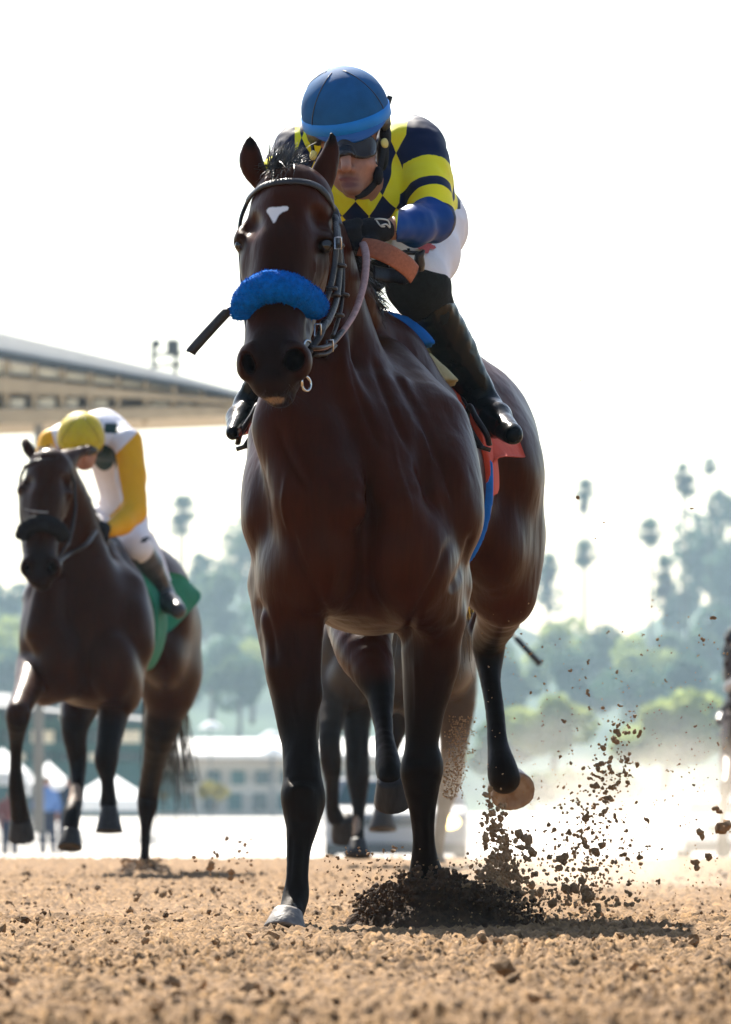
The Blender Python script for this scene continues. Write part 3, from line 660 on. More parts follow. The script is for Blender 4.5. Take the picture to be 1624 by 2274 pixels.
# sheepskin roll over the nose
def fleece(name, pts, r, m, parent, seed, spikes=2600):
    P = spline(np.array([W(*p) for p in pts]), 14); n = len(P); k = 40
    t = np.linspace(0, 1, n); rr = r * (0.80 + 0.2*np.sin(np.pi*np.clip(t*1.0, 0, 1))**0.6) ; rr *= np.minimum(1, np.minimum(t, 1-t)/0.045 + 0.35)
    T = np.gradient(P, axis=0); T /= np.linalg.norm(T, axis=1)[:, None]
    N = np.array((0, -1, 0.1)) - T * (T @ np.array((0, -1, 0.1)))[:, None]; N /= np.linalg.norm(N, axis=1)[:, None]; B = np.cross(T, N)
    a = np.linspace(0, 2*np.pi, k, endpoint=False)
    D = np.cos(a)[None, :, None]*B[:, None] + 0.85*np.sin(a)[None, :, None]*N[:, None]
    V = P[:, None] + rr[:, None, None]*D
    nz = fbm(V.reshape(-1, 3)*55, 3, seed).reshape(n, k) - 0.5; V = V + D*(0.012*nz)[..., None]
    i = np.arange(n*k).reshape(n, k); Q = np.stack([i[:-1], np.roll(i, -1, 1)[:-1], np.roll(i, -1, 1)[1:], i[1:]], -1).reshape(-1, 4)
    FV = V.reshape(-1, 3); o = add_mesh(name, FV, list(map(tuple, Q)) + [tuple(i[0][::-1]), tuple(i[-1])], m, parent)
    rg = np.random.default_rng(seed); ii = rg.integers(1, n-1, spikes); jj = rg.integers(0, k, spikes)
    base = V[ii, jj]; d = D[ii, jj] + rg.normal(0, 0.45, (spikes, 3)); d /= np.linalg.norm(d, axis=1)[:, None]
    s = np.cross(d, rg.normal(0, 1, (spikes, 3))); s /= np.linalg.norm(s, axis=1)[:, None]
    ln = rg.uniform(0.003, 0.0075, spikes)[:, None]; w = 0.0022
    SV = np.stack([base - s*w - d*0.002, base + s*w - d*0.002, base + d*ln], 1).reshape(-1, 3)
    q = add_mesh('wool_tufts', SV, np.arange(spikes*3).reshape(-1, 3), m, o); q['kind'] = 'stuff'
    return o
fleece('noseband', [(546, 708, 21.80), (543, 684, 21.79), (556, 658, 21.77), (583, 640, 21.755), (615, 634, 21.75), (650, 643, 21.765), (680, 661, 21.80), (697, 680, 21.84), (700, 692, 21.86)], PX(35, 21.8), M_FLEECE, horse, 4)
# reins
rn = MB(); rn.tube(spline([W(690, 775, 21.77), W(722, 772, 21.84), W(748, 752, 21.92), W(785, 700, 22.02), W(806, 640, 22.12), W(813, 590, 22.2), W(812, 560, 22.28), W(806, 540, 22.36)]), PX(9, 22), 8, 0.5)
rn.tube(spline([W(560, 780, 21.84), W(566, 740, 22.0), W(590, 650, 22.3), W(640, 545, 22.42)]), PX(8, 22), 8, 0.5)
rn.build('rein', M_REIN, horse)
lp = MB(); P = spline([W(800, 548, 22.36), W(830, 552, 22.34), W(870, 568, 22.32), W(905, 592, 22.34), W(921, 610, 22.37)])
lp.tube(P, PX(23, 22.3), 10, 0.16, up=np.repeat(np.array([[-0.25, -0.9, 0.42]]), len(P), 0))
P = spline([W(921, 612, 22.37), W(905, 618, 22.45), W(870, 612, 22.5), W(830, 604, 22.48)])
lp.build('rein_loop', M_TAN, horse)
l2 = MB(); l2.tube(P, PX(17, 22.3), 10, 0.2, up=np.repeat(np.array([[-0.2, -0.9, 0.3]]), len(P), 0)); l2.build('rein_loop', M_LEATHER, horse)
# saddle pad, girth, number cloth: shells laid over the horse
def shell(f, off, region, h=0.008, cut=None, k=0.004, smooth=2, lo=None, hi=None):
    g = f.copy(); g.d = g.d - off
    r = Field.copy(f); r.d = np.full(f.n, 0.5, np.float32)
    for p, kk, op in region: r.put(p, kk, op)
    g.d = -smin(-g.d, -r.d, k)
    return g.mesh(smooth)
class Slab:                              # oriented box
    def __init__(p, c, half, e=(0, 0, 0)):
        p.c = np.array(c, float); p.half = np.array(half, float)
        p.M = np.array(Matrix.Rotation(e[2],3,'Z') @ Matrix.Rotation(e[1],3,'Y') @ Matrix.Rotation(e[0],3,'X'))
        q = np.abs(p.M) @ p.half; p.lo = p.c - q; p.hi = p.c + q
    def ev(p, x, y, z):
        X, Y, Z = x-p.c[0], y-p.c[1], z-p.c[2]; M = p.M; h = p.half
        return np.maximum(np.maximum(np.abs(M[0,0]*X+M[1,0]*Y+M[2,0]*Z)-h[0], np.abs(M[0,1]*X+M[1,1]*Y+M[2,1]*Z)-h[1]), np.abs(M[0,2]*X+M[1,2]*Y+M[2,2]*Z)-h[2])
xc = 0.04
V, Q = shell(f_main, 0.030, [(Slab((xc, 22.99, 1.675), (0.5, 0.075, 0.165), (-0.1, 0, -0.1)), 0, 'u')]); add_mesh('saddle_pad', V, Q, M_BLUE, horse)
V, Q = shell(f_main, 0.030, [(Slab((xc, 23.05, 1.53), (0.5, 0.055, 0.11), (-0.12, 0, -0.1)), 0, 'u')]); add_mesh('pad_edge', V, Q, M_CREAM, horse)
V, Q = shell(f_main, 0.014, [(Slab((xc, 23.30, 1.45), (0.6, 0.15, 0.31), (0.12, 0, -0.1)), 0, 'u')]); add_mesh('number_cloth', V, Q, M_RED, horse)
V, Q = shell(f_main, 0.020, [(Slab((xc, 23.19, 1.0), (0.6, 0.007, 0.23), (0, 0, -0.1)), 0, 'u')]); add_mesh('girth', V, Q, M_BLUE, horse)
# flapping corners of the number cloth
def flap(pts, m, parent, name='cloth_corner', th=0.004):
    A = np.array([[W(*p) for p in row] for row in pts]); r, c = A.shape[:2]
    rows = [spline(A[i], 5) for i in range(r)]; A = np.array(rows); A = np.array([spline(A[:, j], 5) for j in range(A.shape[1])]).transpose(1, 0, 2)
    r, c = A.shape[:2]; nr = np.cross(np.gradient(A, axis=0), np.gradient(A, axis=1)); nr /= np.linalg.norm(nr, axis=2)[..., None] + 1e-9
    V = np.concatenate([(A + nr*th/2).reshape(-1, 3), (A - nr*th/2).reshape(-1, 3)]); i = np.arange(r*c).reshape(r, c)
    q1 = np.stack([i[:-1, :-1], i[1:, :-1], i[1:, 1:], i[:-1, 1:]], -1).reshape(-1, 4); q2 = q1[:, ::-1] + r*c
    ed = [(i[0, j], i[0, j+1]) for j in range(c-1)] + [(i[j, -1], i[j+1, -1]) for j in range(r-1)] + [(i[-1, j+1], i[-1, j]) for j in range(c-1)] + [(i[j+1, 0], i[j, 0]) for j in range(r-1)]
    q3 = np.array([(b, a, a + r*c, b + r*c) for a, b in ed])
    return add_mesh(name, V, np.concatenate([q1, q2, q3]), m, parent)
flap([[(1068, 985, 23.2), (1095, 960, 23.3), (1128, 940, 23.5)], [(1078, 1040, 23.18), (1110, 1008, 23.25), (1150, 975, 23.45)], [(1068, 1090, 23.2), (1100, 1020, 23.2), (1166, 1015, 23.42)]], M_RED, horse)
flap([[(572, 870, 23.2), (560, 890, 23.3), (556, 900, 23.45)], [(580, 930, 23.1), (566, 940, 23.25), (553, 950, 23.4)], [(570, 985, 23.1), (562, 1000, 23.2), (556, 990, 23.4)]], M_RED, horse)
print('tack', round(time.time()-T0, 1))
# ------------------------------------------------------------------ riders
M_SKIN = mat('skin', (0.36, 0.175, 0.115), 0.5, 0.3, 0.14, 60, bump=0.10, bscale=300)
n, l, b = nodes(M_SKIN); q = b.inputs['Base Color'].links[0].from_socket; q = mixc(n, l, attr_node(n, 'lip'), q, (0.20, 0.055, 0.048)); q = mixc(n, l, attr_node(n, 'stubble'), q, (0.10, 0.055, 0.04)); l.new(q, b.inputs['Base Color'])
M_LIP = mat('lips', (0.30, 0.11, 0.09), 0.45, 0.35, 0.1)
M_WHITE = mat('white_breeches', (0.72, 0.71, 0.74), 0.75, 0.25, 0.04, 10, bump=0.25, bscale=26)
M_BOOT = mat('black_boot_leather', (0.0015, 0.0035, 0.0045), 0.24, 0.10, 0.3, 12, bump=0.12, bscale=24)
M_SUEDE = mat('black_suede', (0.011, 0.014, 0.014), 0.92, 0.15, 0.3, 60, bump=0.3, bscale=200)
M_GLOVE = mat('black_glove', (0.007, 0.008, 0.011), 0.75, 0.2, 0.3, 60, bump=0.4, bscale=120)
M_CAP = mat('blue_cap_cloth', (0.012, 0.092, 0.24), 0.75, 0.12, 0.14, 25, bump=0.12, bscale=300)
M_BAND = mat('bright_blue_band', (0.0, 0.20, 0.62), 0.55, 0.35, 0.08)
M_PEAK = mat('blue_peak', (0.0, 0.09, 0.34), 0.5, 0.4, 0.08)
M_LENS = mat('smoked_goggle_lens', (0.020, 0.015, 0.013), 0.14, 0.35, 0.1)
M_STUD = mat('yellow_stud', (0.55, 0.47, 0.12), 0.5, 0.4, 0.1)
M_PRINT = mat('red_leaf_print', (0.55, 0.10, 0.10), 0.7, 0.2, 0.08)
M_STITCH = mat('pale_glove_trim', (0.55, 0.58, 0.55), 0.6, 0.3, 0.08)
NAVY = (0.002, 0.009, 0.042); YEL = (0.84, 0.75, 0.02)
def silks_mat(name, body_a, body_b, hoop, arm, fore, u, v, diamonds=True):
    m = mat(name, body_a, 0.5, 0.16, 0.0); n, l, b = nodes(m)
    A = lambda k: attr_node(n, k)
    def gt(x, t): return mathn(n, l, 'GREATER_THAN', x, t)
    if diamonds:
        fa = mathn(n, l, 'MODULO', mathn(n, l, 'ADD', mathn(n, l, 'FLOOR', mathn(n, l, 'ADD', A('u'), A('v'))), 100.0), 2.0)
        fb = mathn(n, l, 'MODULO', mathn(n, l, 'ADD', mathn(n, l, 'FLOOR', mathn(n, l, 'SUBTRACT', A('u'), A('v'))), 100.0), 2.0)
        dia = mathn(n, l, 'ABSOLUTE', mathn(n, l, 'SUBTRACT', fa, fb))
    else: dia = gt(A('v'), 0.5)
    c = mixc(n, l, dia, body_a, body_b)
    hp = mathn(n, l, 'MULTIPLY', gt(mathn(n, l, 'SINE', mathn(n, l, 'MULTIPLY', A('arm_t'), 2*math.pi)), 0.0), 1.0)
    c2 = mixc(n, l, hp, arm, hoop); c2 = mixc(n, l, gt(A('fore'), 0.5), c2, fore)
    c = mixc(n, l, gt(A('sleeve'), 0.0), c, c2)
    nz = n.new('ShaderNodeTexNoise'); nz.inputs['Scale'].default_value = 9; nz.inputs['Detail'].default_value = 4
    tc = n.new('ShaderNodeTexCoord'); l.new(tc.outputs['Object'], nz.inputs['Vector'])
    sv = n.new('ShaderNodeVectorMath'); sv.operation = 'SCALE'; l.new(c, sv.inputs[0]); l.new(mathn(n, l, 'MULTIPLY_ADD', nz.outputs['Fac'], 0.3, 0.85), sv.inputs[3])
    l.new(sv.outputs[0], b.inputs['Base Color'])
    l.new(mathn(n, l, 'MULTIPLY_ADD', A('fore'), -0.2, 0.58), b.inputs['Roughness'])
    wv = n.new('ShaderNodeTexNoise'); wv.inputs['Scale'].default_value = 420; l.new(tc.outputs['Object'], wv.inputs['Vector'])
    bp = n.new('ShaderNodeBump'); bp.inputs['Strength'].default_value = 0.1; bp.inputs['Distance'].default_value = 0.003; l.new(wv.outputs['Fac'], bp.inputs['Height']); l.new(bp.outputs['Normal'], b.inputs['Normal'])
    return m
M_SILK = silks_mat('navy_yellow_silks', NAVY, YEL, YEL, NAVY, (0.002, 0.046, 0.22), 1, 1)
def seg_t(V, a, b):
    ab = np.array(b) - a; t = np.clip(((V - a) @ ab)/(ab @ ab), 0, 1); return np.linalg.norm(V - a - t[:, None]*ab, axis=1), ((V - a) @ ab)/np.linalg.norm(ab)
def grow(prims, r, only=None):
    return [(Cone(c.a, c.b, c.ra + r, c.rb + r, c.s), 0.0, 'u') for c in cones(prims)] + [(Ell(p.c, p.r + r), 0.0, 'u') for p, k, op in prims if op == 'u' and isinstance(p, Ell)]
def finger_set(knuckles, dirs, curl, r, k=0.006):
    """four fingers and a thumb: each a bent three-bone chain from its knuckle"""
    out = []
    for (p, d, ln) in zip(knuckles, dirs, (0.9, 1.0, 0.95, 0.78)):
        p = np.array(p); d = np.array(d, float); d /= np.linalg.norm(d); c = np.array(curl, float)
        q = p
        for i, L in enumerate((0.036, 0.026, 0.021)):
            dd = d + c*(0.25 + 0.75*i); dd /= np.linalg.norm(dd); e = q + dd*L*ln
            out.append((Cone(q, e, r*(1 - .06*i), r*(0.94 - .06*i)), k, 'u')); q = e
    return out
def helmet(parent, c, up, fwd, r, mats, peak=True, scale=(0.98, 1.14, 1.0)):
    """cloth-covered skull cap: cap, band, peak, liner, seams"""
    up = Vector(up).normalized(); fw = Vector(fwd); fw = (fw - up*fw.dot(up)).normalized(); rt = fw.cross(up)
    M = np.array(Matrix((rt, fw, up)).transposed()); c = np.array(c); S = np.array(scale)*r
    def pt(az, el, k=1.0, dz=0): return c + M @ (np.array((math.cos(el)*math.sin(az), math.cos(el)*math.cos(az), math.sin(el)))*S*k + np.array((0, 0, dz)))
    na, ne = 40, 12
    b = MB(); V = [pt(2*np.pi*i/na, e, 1 - 0.02*math.exp(-((math.cos(e)*math.sin(2*np.pi*i/na) / 0.6) ** 2))*0) for e in np.linspace(0.0, 1.5, ne) for i in range(na)] + [pt(0, np.pi/2)]
    Fs = [(j*na+i, j*na+(i+1) % na, (j+1)*na+(i+1) % na, (j+1)*na+i) for j in range(ne-1) for i in range(na)] + [((ne-1)*na+i, (ne-1)*na+(i+1) % na, ne*na) for i in range(na)]
    V = np.array(V); V = V + (V - c)*((fbm(V*24, 3, 77) - 0.5)*0.025)[:, None]
    b.raw(V, [f[::-1] for f in Fs]); cap = b.build('helmet', mats[0], parent)
    b = MB(); W_ = []
    for k, dz in ((1.0, 0.004), (1.022, 0.002), (1.026, -0.012), (1.022, -0.026), (1.0, -0.028)): W_.append([pt(2*np.pi*i/na, 0, k, dz) for i in range(na)])
    V = np.array(W_).reshape(-1, 3); b.raw(V, [(j*na+(i+1) % na, j*na+i, (j+1)*na+i, (j+1)*na+(i+1) % na) for j in range(4) for i in range(na)][0:]); b.build('hat_band', mats[1], parent)
    b = MB(); W_ = []                                                   # liner shell under the band
    for k, dz in ((0.985, -0.0), (0.985, -0.03), (0.965, -0.055), (0.90, -0.055)): W_.append([pt(2*np.pi*i/na, 0, k, dz*(1 if abs(math.atan2(math.sin(2*np.pi*i/na), math.cos(2*np.pi*i/na))) > 0.9 else 0.55)) for i in range(na)])
    b.raw(np.array(W_).reshape(-1, 3), [(j*na+i, j*na+(i+1) % na, (j+1)*na+(i+1) % na, (j+1)*na+i) for j in range(3) for i in range(na)]); b.build('helmet_liner', M_LEATHER, parent)
    if peak:
        az = np.linspace(-1.05, 1.05, 25); b = MB(); rows = []
        for k0, dz in ((1.0, -0.020), (1.05, -0.034), (1.075, -0.046), (1.07, -0.050), (1.03, -0.044), (0.98, -0.028)):
            rows.append([pt(a, 0, 1 + (k0 - 1)*math.cos(a*1.45)**0.8 if abs(a) < 1.04 else 1.0, -0.02 + (dz + 0.02)*math.cos(a*1.4)) for a in az])
        m = len(az); b.raw(np.array(rows).reshape(-1, 3), [(j*m+i, (j+1)*m+i, (j+1)*m+i+1, j*m+i+1) for j in range(5) for i in range(m-1)]); b.build('peak', mats[2], parent)
    b = MB()
    for a0 in (-0.98, 0.98, math.pi - 0.7, math.pi + 0.7): b.tube([pt(a0*(1 - 0.35*t), e, 1.003) for t, e in zip(np.linspace(0, 1, 14), np.linspace(0.01, 1.35, 14))], r*0.011, 6)
    b.build('seam', M_LEATHER, cap)
    return cap

# --- the leading rider
J = {}
J['torso'] = chain([(812, 425, 22.76, 92), (850, 385, 22.95, 108), (900, 425, 23.15, 100), (930, 495, 23.3, 90)], 0.05) + ell(805, 455, 22.74, 95, 0.10, 62, k=0.05)
J['torso'] += ell(905, 330, 22.84, 75, 0.10, 70, k=0.05) + ell(690, 345, 22.84, 65, 0.10, 62, k=0.05)
J['armR'] = chain([(926, 332, 22.78, 60), (943, 385, 22.73, 53), (955, 435, 22.67, 46), (962, 487, 22.62, 40)], 0.03)
J['foreR'] = chain([(960, 490, 22.62, 40), (920, 499, 22.54, 36), (868, 509, 22.44, 24)], 0.025)
J['armL'] = chain([(668, 340, 22.80, 58), (634, 395, 22.74, 46), (622, 450, 22.66, 40)], 0.03)
J['foreL'] = chain([(622, 455, 22.66, 38), (660, 500, 22.55, 30), (705, 528, 22.46, 24)], 0.025)
J['hips'] = chain([(900, 470, 23.25, 88), (938, 498, 23.34, 86)], 0.05)
J['thighR'] = chain([(955, 505, 23.28, 70), (945, 565, 23.1, 62), (926, 630, 22.92, 56)], 0.04)
J['calfR'] = chain([(926, 630, 22.92, 56), (963, 702, 23.02, 45), (1008, 785, 23.12, 41), (1048, 850, 23.18, 31), (1066, 885, 23.2, 27)], 0.03)
J['footR'] = chain([(1066, 903, 23.26, 30), (1100, 932, 23.1, 25), (1139, 966, 22.94, 10)], 0.025)
J['thighL'] = chain([(885, 510, 23.3, 68), (800, 580, 23.12, 60), (722, 640, 22.95, 52)], 0.04)
J['calfL'] = chain([(722, 645, 22.95, 52), (655, 740, 23.02, 42), (580, 850, 23.14, 29), (558, 885, 23.17, 25)], 0.03)
J['footL'] = chain([(556, 900, 23.22, 30), (538, 930, 23.1, 25), (517, 962, 22.95, 10)], 0.025)
J['neck'] = chain([(795, 385, 22.6, 44), (815, 425, 22.74, 52)], 0.03)
head = ell(766, 262, 22.58, 80, 0.10, 84, k=0.03) + ell(779, 345, 22.545, 55, 0.075, 74, (0, 0.12, 0), k=0.03) + ell(786, 392, 22.525, 42, 0.06, 42, (0, 0.15, 0), k=0.03)
head += ell(783, 421, 22.475, 20, 0.02, 14, k=0.025) + ell(746, 362, 22.49, 19, 0.03, 15, k=0.025) + ell(813, 366, 22.50, 19, 0.03, 15, k=0.025)
head += chain([(766, 325, 22.475, 8), (768, 352, 22.445, 10), (769, 371, 22.425, 12.5)], 0.012) + ell(757, 376, 22.462, 8, 0.013, 7, k=0.008) + ell(782, 376, 22.462, 8, 0.013, 7, k=0.008)
head += ell(773, 398.5, 22.474, 22, 0.012, 5.5, (0, 0.08, 0), k=0.008) + ell(775, 410.5, 22.476, 18, 0.012, 6.0, (0, 0.08, 0), k=0.008)
head += [(Cone(W(751, 404, 22.452), W(799, 406, 22.46), 0.0042, 0.0042), 0.005, 's'), (Ell(W(763, 381, 22.437), (0.005, 0.006, 0.003)), 0.003, 's'), (Ell(W(776, 381, 22.437), (0.005, 0.006, 0.003)), 0.003, 's')]
J['head'] = head
pR = ell(828, 512, 22.42, 40, 0.026, 27, (0, 0.1, 0), k=0.015)
kn = [W(796, 494, 22.385), W(792, 508, 22.375), W(793, 522, 22.38), W(797, 534, 22.395)]
J['handR'] = pR + finger_set(kn, [(-1, -0.1, -0.1), (-1, -0.15, -0.15), (-1, -0.1, -0.25), (-1, 0, -0.35)], (0.75, 0.9, -0.35), 0.0105) + [(Cone(W(828, 530, 22.40), W(808, 545, 22.38), 0.013, 0.011), 0.008, 'u'), (Cone(W(808, 545, 22.38), W(788, 548, 22.38), 0.011, 0.009), 0.006, 'u')]
pL = ell(722, 532, 22.44, 34, 0.03, 24, k=0.015)
knl = [W(742, 516, 22.41), W(746, 528, 22.40), W(746, 540, 22.405), W(742, 550, 22.415)]
J['handL'] = pL + finger_set(knl, [(1, -0.1, -0.1)]*4, (-0.7, 0.9, -0.3), 0.0105) + [(Cone(W(722, 548, 22.42), W(742, 560, 22.40), 0.012, 0.010), 0.008, 'u')]
def rider(name_label, J, h, group=None, face=None):
    allp = sum(J.values(), [])
    f = field_of(allp, h); V, Q = f.mesh(1)
    r = tag(empty('person', tuple(f.lo + np.array(f.n)*f.h*np.array((0.5, 0.5, 0)))), name_label, 'person', group)
    return f, r, add_mesh('body', V, Q, M_SKIN, r, True, face(V) if face else None)
f_j, jock, jbody = rider('jockey in navy and yellow diamond silks with a blue helmet cover', J, 0.0046, 'jockeys riding the racehorses', lambda V: dict(lip=np.maximum(blob(V, W(773, 398.5, 22.465), (0.028, 0.02, 0.0065), 0.6), blob(V, W(775, 411, 22.465), (0.023, 0.02, 0.0075), 0.6)), stubble=0.5*np.maximum(blob(V, W(786, 424, 22.5), (0.06, 0.07, 0.035), 1.0), blob(V, W(771, 389, 22.46), (0.03, 0.03, 0.008), 1.0))))
print('rider', len(jbody.data.polygons), round(time.time()-T0, 1))
def garment(f, region, cuts, off, name, m, parent, amp=0.004, sc=14, seed=1, attrs=None, k=0.004):
    reg = [(p, 0.0, op) for p, _, op in region] + [(c, 0.0, 's') for c in cuts]
    V, Q = shell(f, off, reg, k=k, smooth=2); V = wrinkle(V, Q, amp, sc, seed)
    return add_mesh(name, V, Q, m, parent, True, attrs(V) if attrs else None)
sh = lambda r: grow(J['torso'] + J['armR'] + J['foreR'] + J['armL'] + J['foreL'], r)
aR, bR, eR = W(926, 332, 22.78), W(962, 487, 22.62), W(868, 509, 22.44); aL, bL, eL = W(668, 340, 22.8), W(622, 450, 22.66), W(705, 528, 22.46)
def silk_attrs(V):
    x, y, z = V.T; px = CX + x*F/y; py = HY - (z - CAMZ)*F/y
    d1, t1 = seg_t(V, aR, bR); d2, t2 = seg_t(V, aL, bL); d3, _ = seg_t(V, bR, eR); d4, _ = seg_t(V, bL, eL)
    
    da = np.minimum(np.minimum(d1, d2), np.minimum(d3, d4)); right = np.minimum(d1, d3) < np.minimum(d2, d4)
    # sleeve begins at the armhole seam
    sl = np.where(right, np.minimum(0.5 - ss(px, 882, 900) + 0, 0.5)*-1 + 0, ss(-px, -668, -650) - 0.5)
    sl = np.where(right, np.clip((px - (902 - 0.10*(py - 300)))/20, -1, 1), np.clip((655 - px)/20, -1, 1))
    sl = np.where((y > 22.98), -1, sl)
    fore = np.where(np.minimum(d3, d4) < np.minimum(d1, d2) + 0.004, 1.0, 0.0)
    t = np.where(right, t1, t2)*857
    # hoops: yellow 18..62, 86..128 px along the arm; a thin one at the shoulder seam
    ph = np.interp(t, [-200, 74, 138, 164, 212, 240], [1.55, 2.0, 2.5, 3.0, 3.5, 3.95])
    s_ = np.clip(0.5 + (np.minimum(d1, d2) - np.minimum(d3, d4))/0.012, 0, 1)
    u = (x - W(790, 472, 22.66)[0])/PX(60, 22.66); v = (z - W(790, 472, 22.66)[2] - (y - 22.66)*0.75 - 0.12*(x - W(790, 472, 22.66)[0]))/PX(92, 22.66)
    return dict(u=u + 0.5, v=v, arm_t=ph, sleeve=sl, fore=s_)
garment(f_j, sh(0.02) , [Cone(W(765, 290, 22.5), W(800, 400, 22.5), 0.085, 0.066), Slab(W(930, 560, 23.5), (0.5, 0.3, 0.11), (0.9, 0, 0)), Slab(W(850, 510, 22.43), (0.032, 0.2, 0.2)), Slab(W(735, 540, 22.43), (0.04, 0.2, 0.2))], 0.008, 'silks', M_SILK, jock, 0.0105, 12, 3, silk_attrs)
garment(f_j, grow(J['hips'] + J['thighR'] + J['thighL'], 0.02), [Slab(W(900, 762, 22.9), (0.6, 0.5, 0.125))], 0.009, 'breeches', M_WHITE, jock, 0.005, 15, 4)
garment(f_j, grow(chain([(945, 565, 23.1, 62), (926, 630, 22.92, 56), (958, 693, 23.0, 46)]), 0.025), [Slab(W(950, 518, 23.2), (0.25, 0.6, 0.118), (0, 0.20, 0))], 0.0115, 'knee_patch', M_SUEDE, jock, 0.003, 20, 5)
garment(f_j, grow(chain([(800, 580, 23.12, 60), (722, 640, 22.95, 52), (690, 690, 22.98, 46)]), 0.025), [Slab(W(800, 490, 23.2), (0.25, 0.6, 0.12), (0, -0.25, 0))], 0.0115, 'knee_patch', M_SUEDE, jock, 0.003, 20, 5)
garment(f_j, grow(J['calfR'] + J['footR'], 0.03), [Slab(W(926, 628, 22.9), (0.3, 0.5, 0.085), (0, -0.56, 0))], 0.0135, 'boot', M_BOOT, jock, 0.006, 18, 6)
garment(f_j, grow(J['calfL'] + J['footL'], 0.03), [Slab(W(722, 640, 22.9), (0.3, 0.5, 0.07), (0, 0.5, 0))], 0.008, 'boot', M_BOOT, jock, 0.006, 18, 7)
for s_, hh in (('R', J['handR']), ('L', J['handL'])):
    reg = [(Cone(p.a, p.b, p.ra + .012, p.rb + .012) if isinstance(p, Cone) else Ell(p.c, p.r + 0.012), 0, 'u') for p, k, op in hh]
    V, Q = shell(f_j, 0.003, reg); add_mesh('glove', V, Q, M_GLOVE, jock)
tr = MB(); tr.tube(spline([W(833, 487, 22.36), W(845, 486, 22.35), W(862, 490, 22.37), W(866, 505, 22.38), W(858, 498, 22.36), W(848, 500, 22.35)]), 0.0022, 6); tr.tube(spline([W(836, 489, 22.36), W(846, 502, 22.355), W(855, 503, 22.36)]), 0.002, 6); tr.build('glove_trim', M_STITCH, jock)
helmet(jock, W(767, 247, 22.58), (-0.20, -0.33, 0.92), (0.10, -1, -0.3), PX(100, 22.55), (M_CAP, M_BAND, M_PEAK))
V, Q = shell(f_j, 0.011, [(Ell(W(752, 326, 22.47), (PX(40, 22.5), 0.085, PX(27, 22.5)), (0, 0.14, 0)), 0.0, 'u'), (Ell(W(806, 324, 22.47), (PX(42, 22.5), 0.085, PX(29, 22.5)), (0, -0.1, 0)), 0.006, 'u')], k=0.005); gg = add_mesh('goggles', V, Q, M_LENS, jock)
b = MB(); b.lathe([(0.0, -0.002), (0.012, -0.002), (0.013, 0.003), (0.009, 0.005), (0.0, 0.005)], W(854, 318, 22.475), 16, Vector((0.75, -0.62, 0.1)).to_track_quat('Z', 'Y').to_matrix(), cap=False); b.build('goggle_stud', M_STUD, gg)
b = MB(); b.lathe([(0.0, -0.002), (0.012, -0.002), (0.013, 0.003), (0.009, 0.005), (0.0, 0.005)], W(697, 345, 22.475), 16, Vector((-0.75, -0.62, 0.1)).to_track_quat('Z', 'Y').to_matrix(), cap=False); b.build('goggle_stud', M_STUD, gg)
b = MB(); b.tube(spline([W(862, 300, 22.56), W(850, 345, 22.52), W(842, 385, 22.51), (W(832, 408, 22.51)), W(812, 428, 22.5), W(790, 436, 22.485)]), PX(8, 22.5), 8, 0.5, up=(0.6, -0.8, 0)); b.tube(spline([W(690, 300, 22.58), W(700, 350, 22.56), W(725, 395, 22.53)]), PX(8, 22.5), 8, 0.5)
b.ball(W(840, 390, 22.515), (PX(12, 22), 0.03, PX(22, 22))).ball(W(856, 303, 22.58), (PX(14, 22), 0.05, PX(34, 22))).ball(W(850, 340, 22.62), (PX(15, 22), 0.05, PX(42, 22))); b.build('chin_strap', M_GLOVE, jock)
b = MB(); b.box(W(863, 226, 22.62), (PX(12, 22), 0.03, PX(26, 22)), e=(0, 0.3, 0)); b.build('goggle_clip', M_LEATHER, jock)
# leaf printed on the thigh (a flat appliqué laid on the breeches)
lf = []
for i in range(22):
    a = 2*np.pi*i/22; r = 22*(0.45 + 0.55*abs(math.cos(a*2.5))**1.4); px_, py_ = 948 + r*math.cos(a + .3), 545 + 0.85*r*math.sin(a + .3)
    p = f_j.hit(px_, py_, 0.016, y0=22.8); lf.append(p if p is not None else W(px_, py_, 23.0))
lf = np.array(lf); cpt = f_j.hit(948, 545, 0.017, y0=22.8)
if cpt is not None: add_mesh('leaf_print', np.vstack([lf, cpt]), np.array([(i, (i+1) % 22, 22) for i in range(22)]), M_PRINT, jock)
# stirrups and leathers belong to the saddle
MB().tube(spline([W(1000, 820, 23.22), W(1020, 870, 23.18), W(1040, 905, 23.12)]), PX(9, 23), 8, 0.4).build('stirrup_leather', M_LEATHER, horse)
for x, y, Y, s_ in ((1075, 952, 23.02, 1), (540, 950, 23.03, -1)):
    sd = MB(); sd.tube(spline([W(x - 4*s_, y + 44, Y + .02), W(x - 36*s_, y - 10, Y + .02), W(x - 32*s_, y - 48, Y), W(x - 18*s_, y - 25, Y - .03), W(x + 5*s_, y + 12, Y - .05), W(x + 12*s_, y + 36, Y - .04)]), PX(9, 23), 8, 0.6)
    sd.box(W(x - 4*s_, y + 42, Y), (PX(40, 23), 0.03, PX(9, 23)), e=(0, 0.3*s_, 0)); sd.build('stirrup', M_LEATHER, horse)
V, Q = shell(f_main, 0.055, [(Slab((xc + .01, 23.33, 1.72), (0.16, 0.17, 0.2), (0, 0, -0.1)), 0, 'u')]); add_mesh('saddle', V, Q, M_LEATHER, horse)
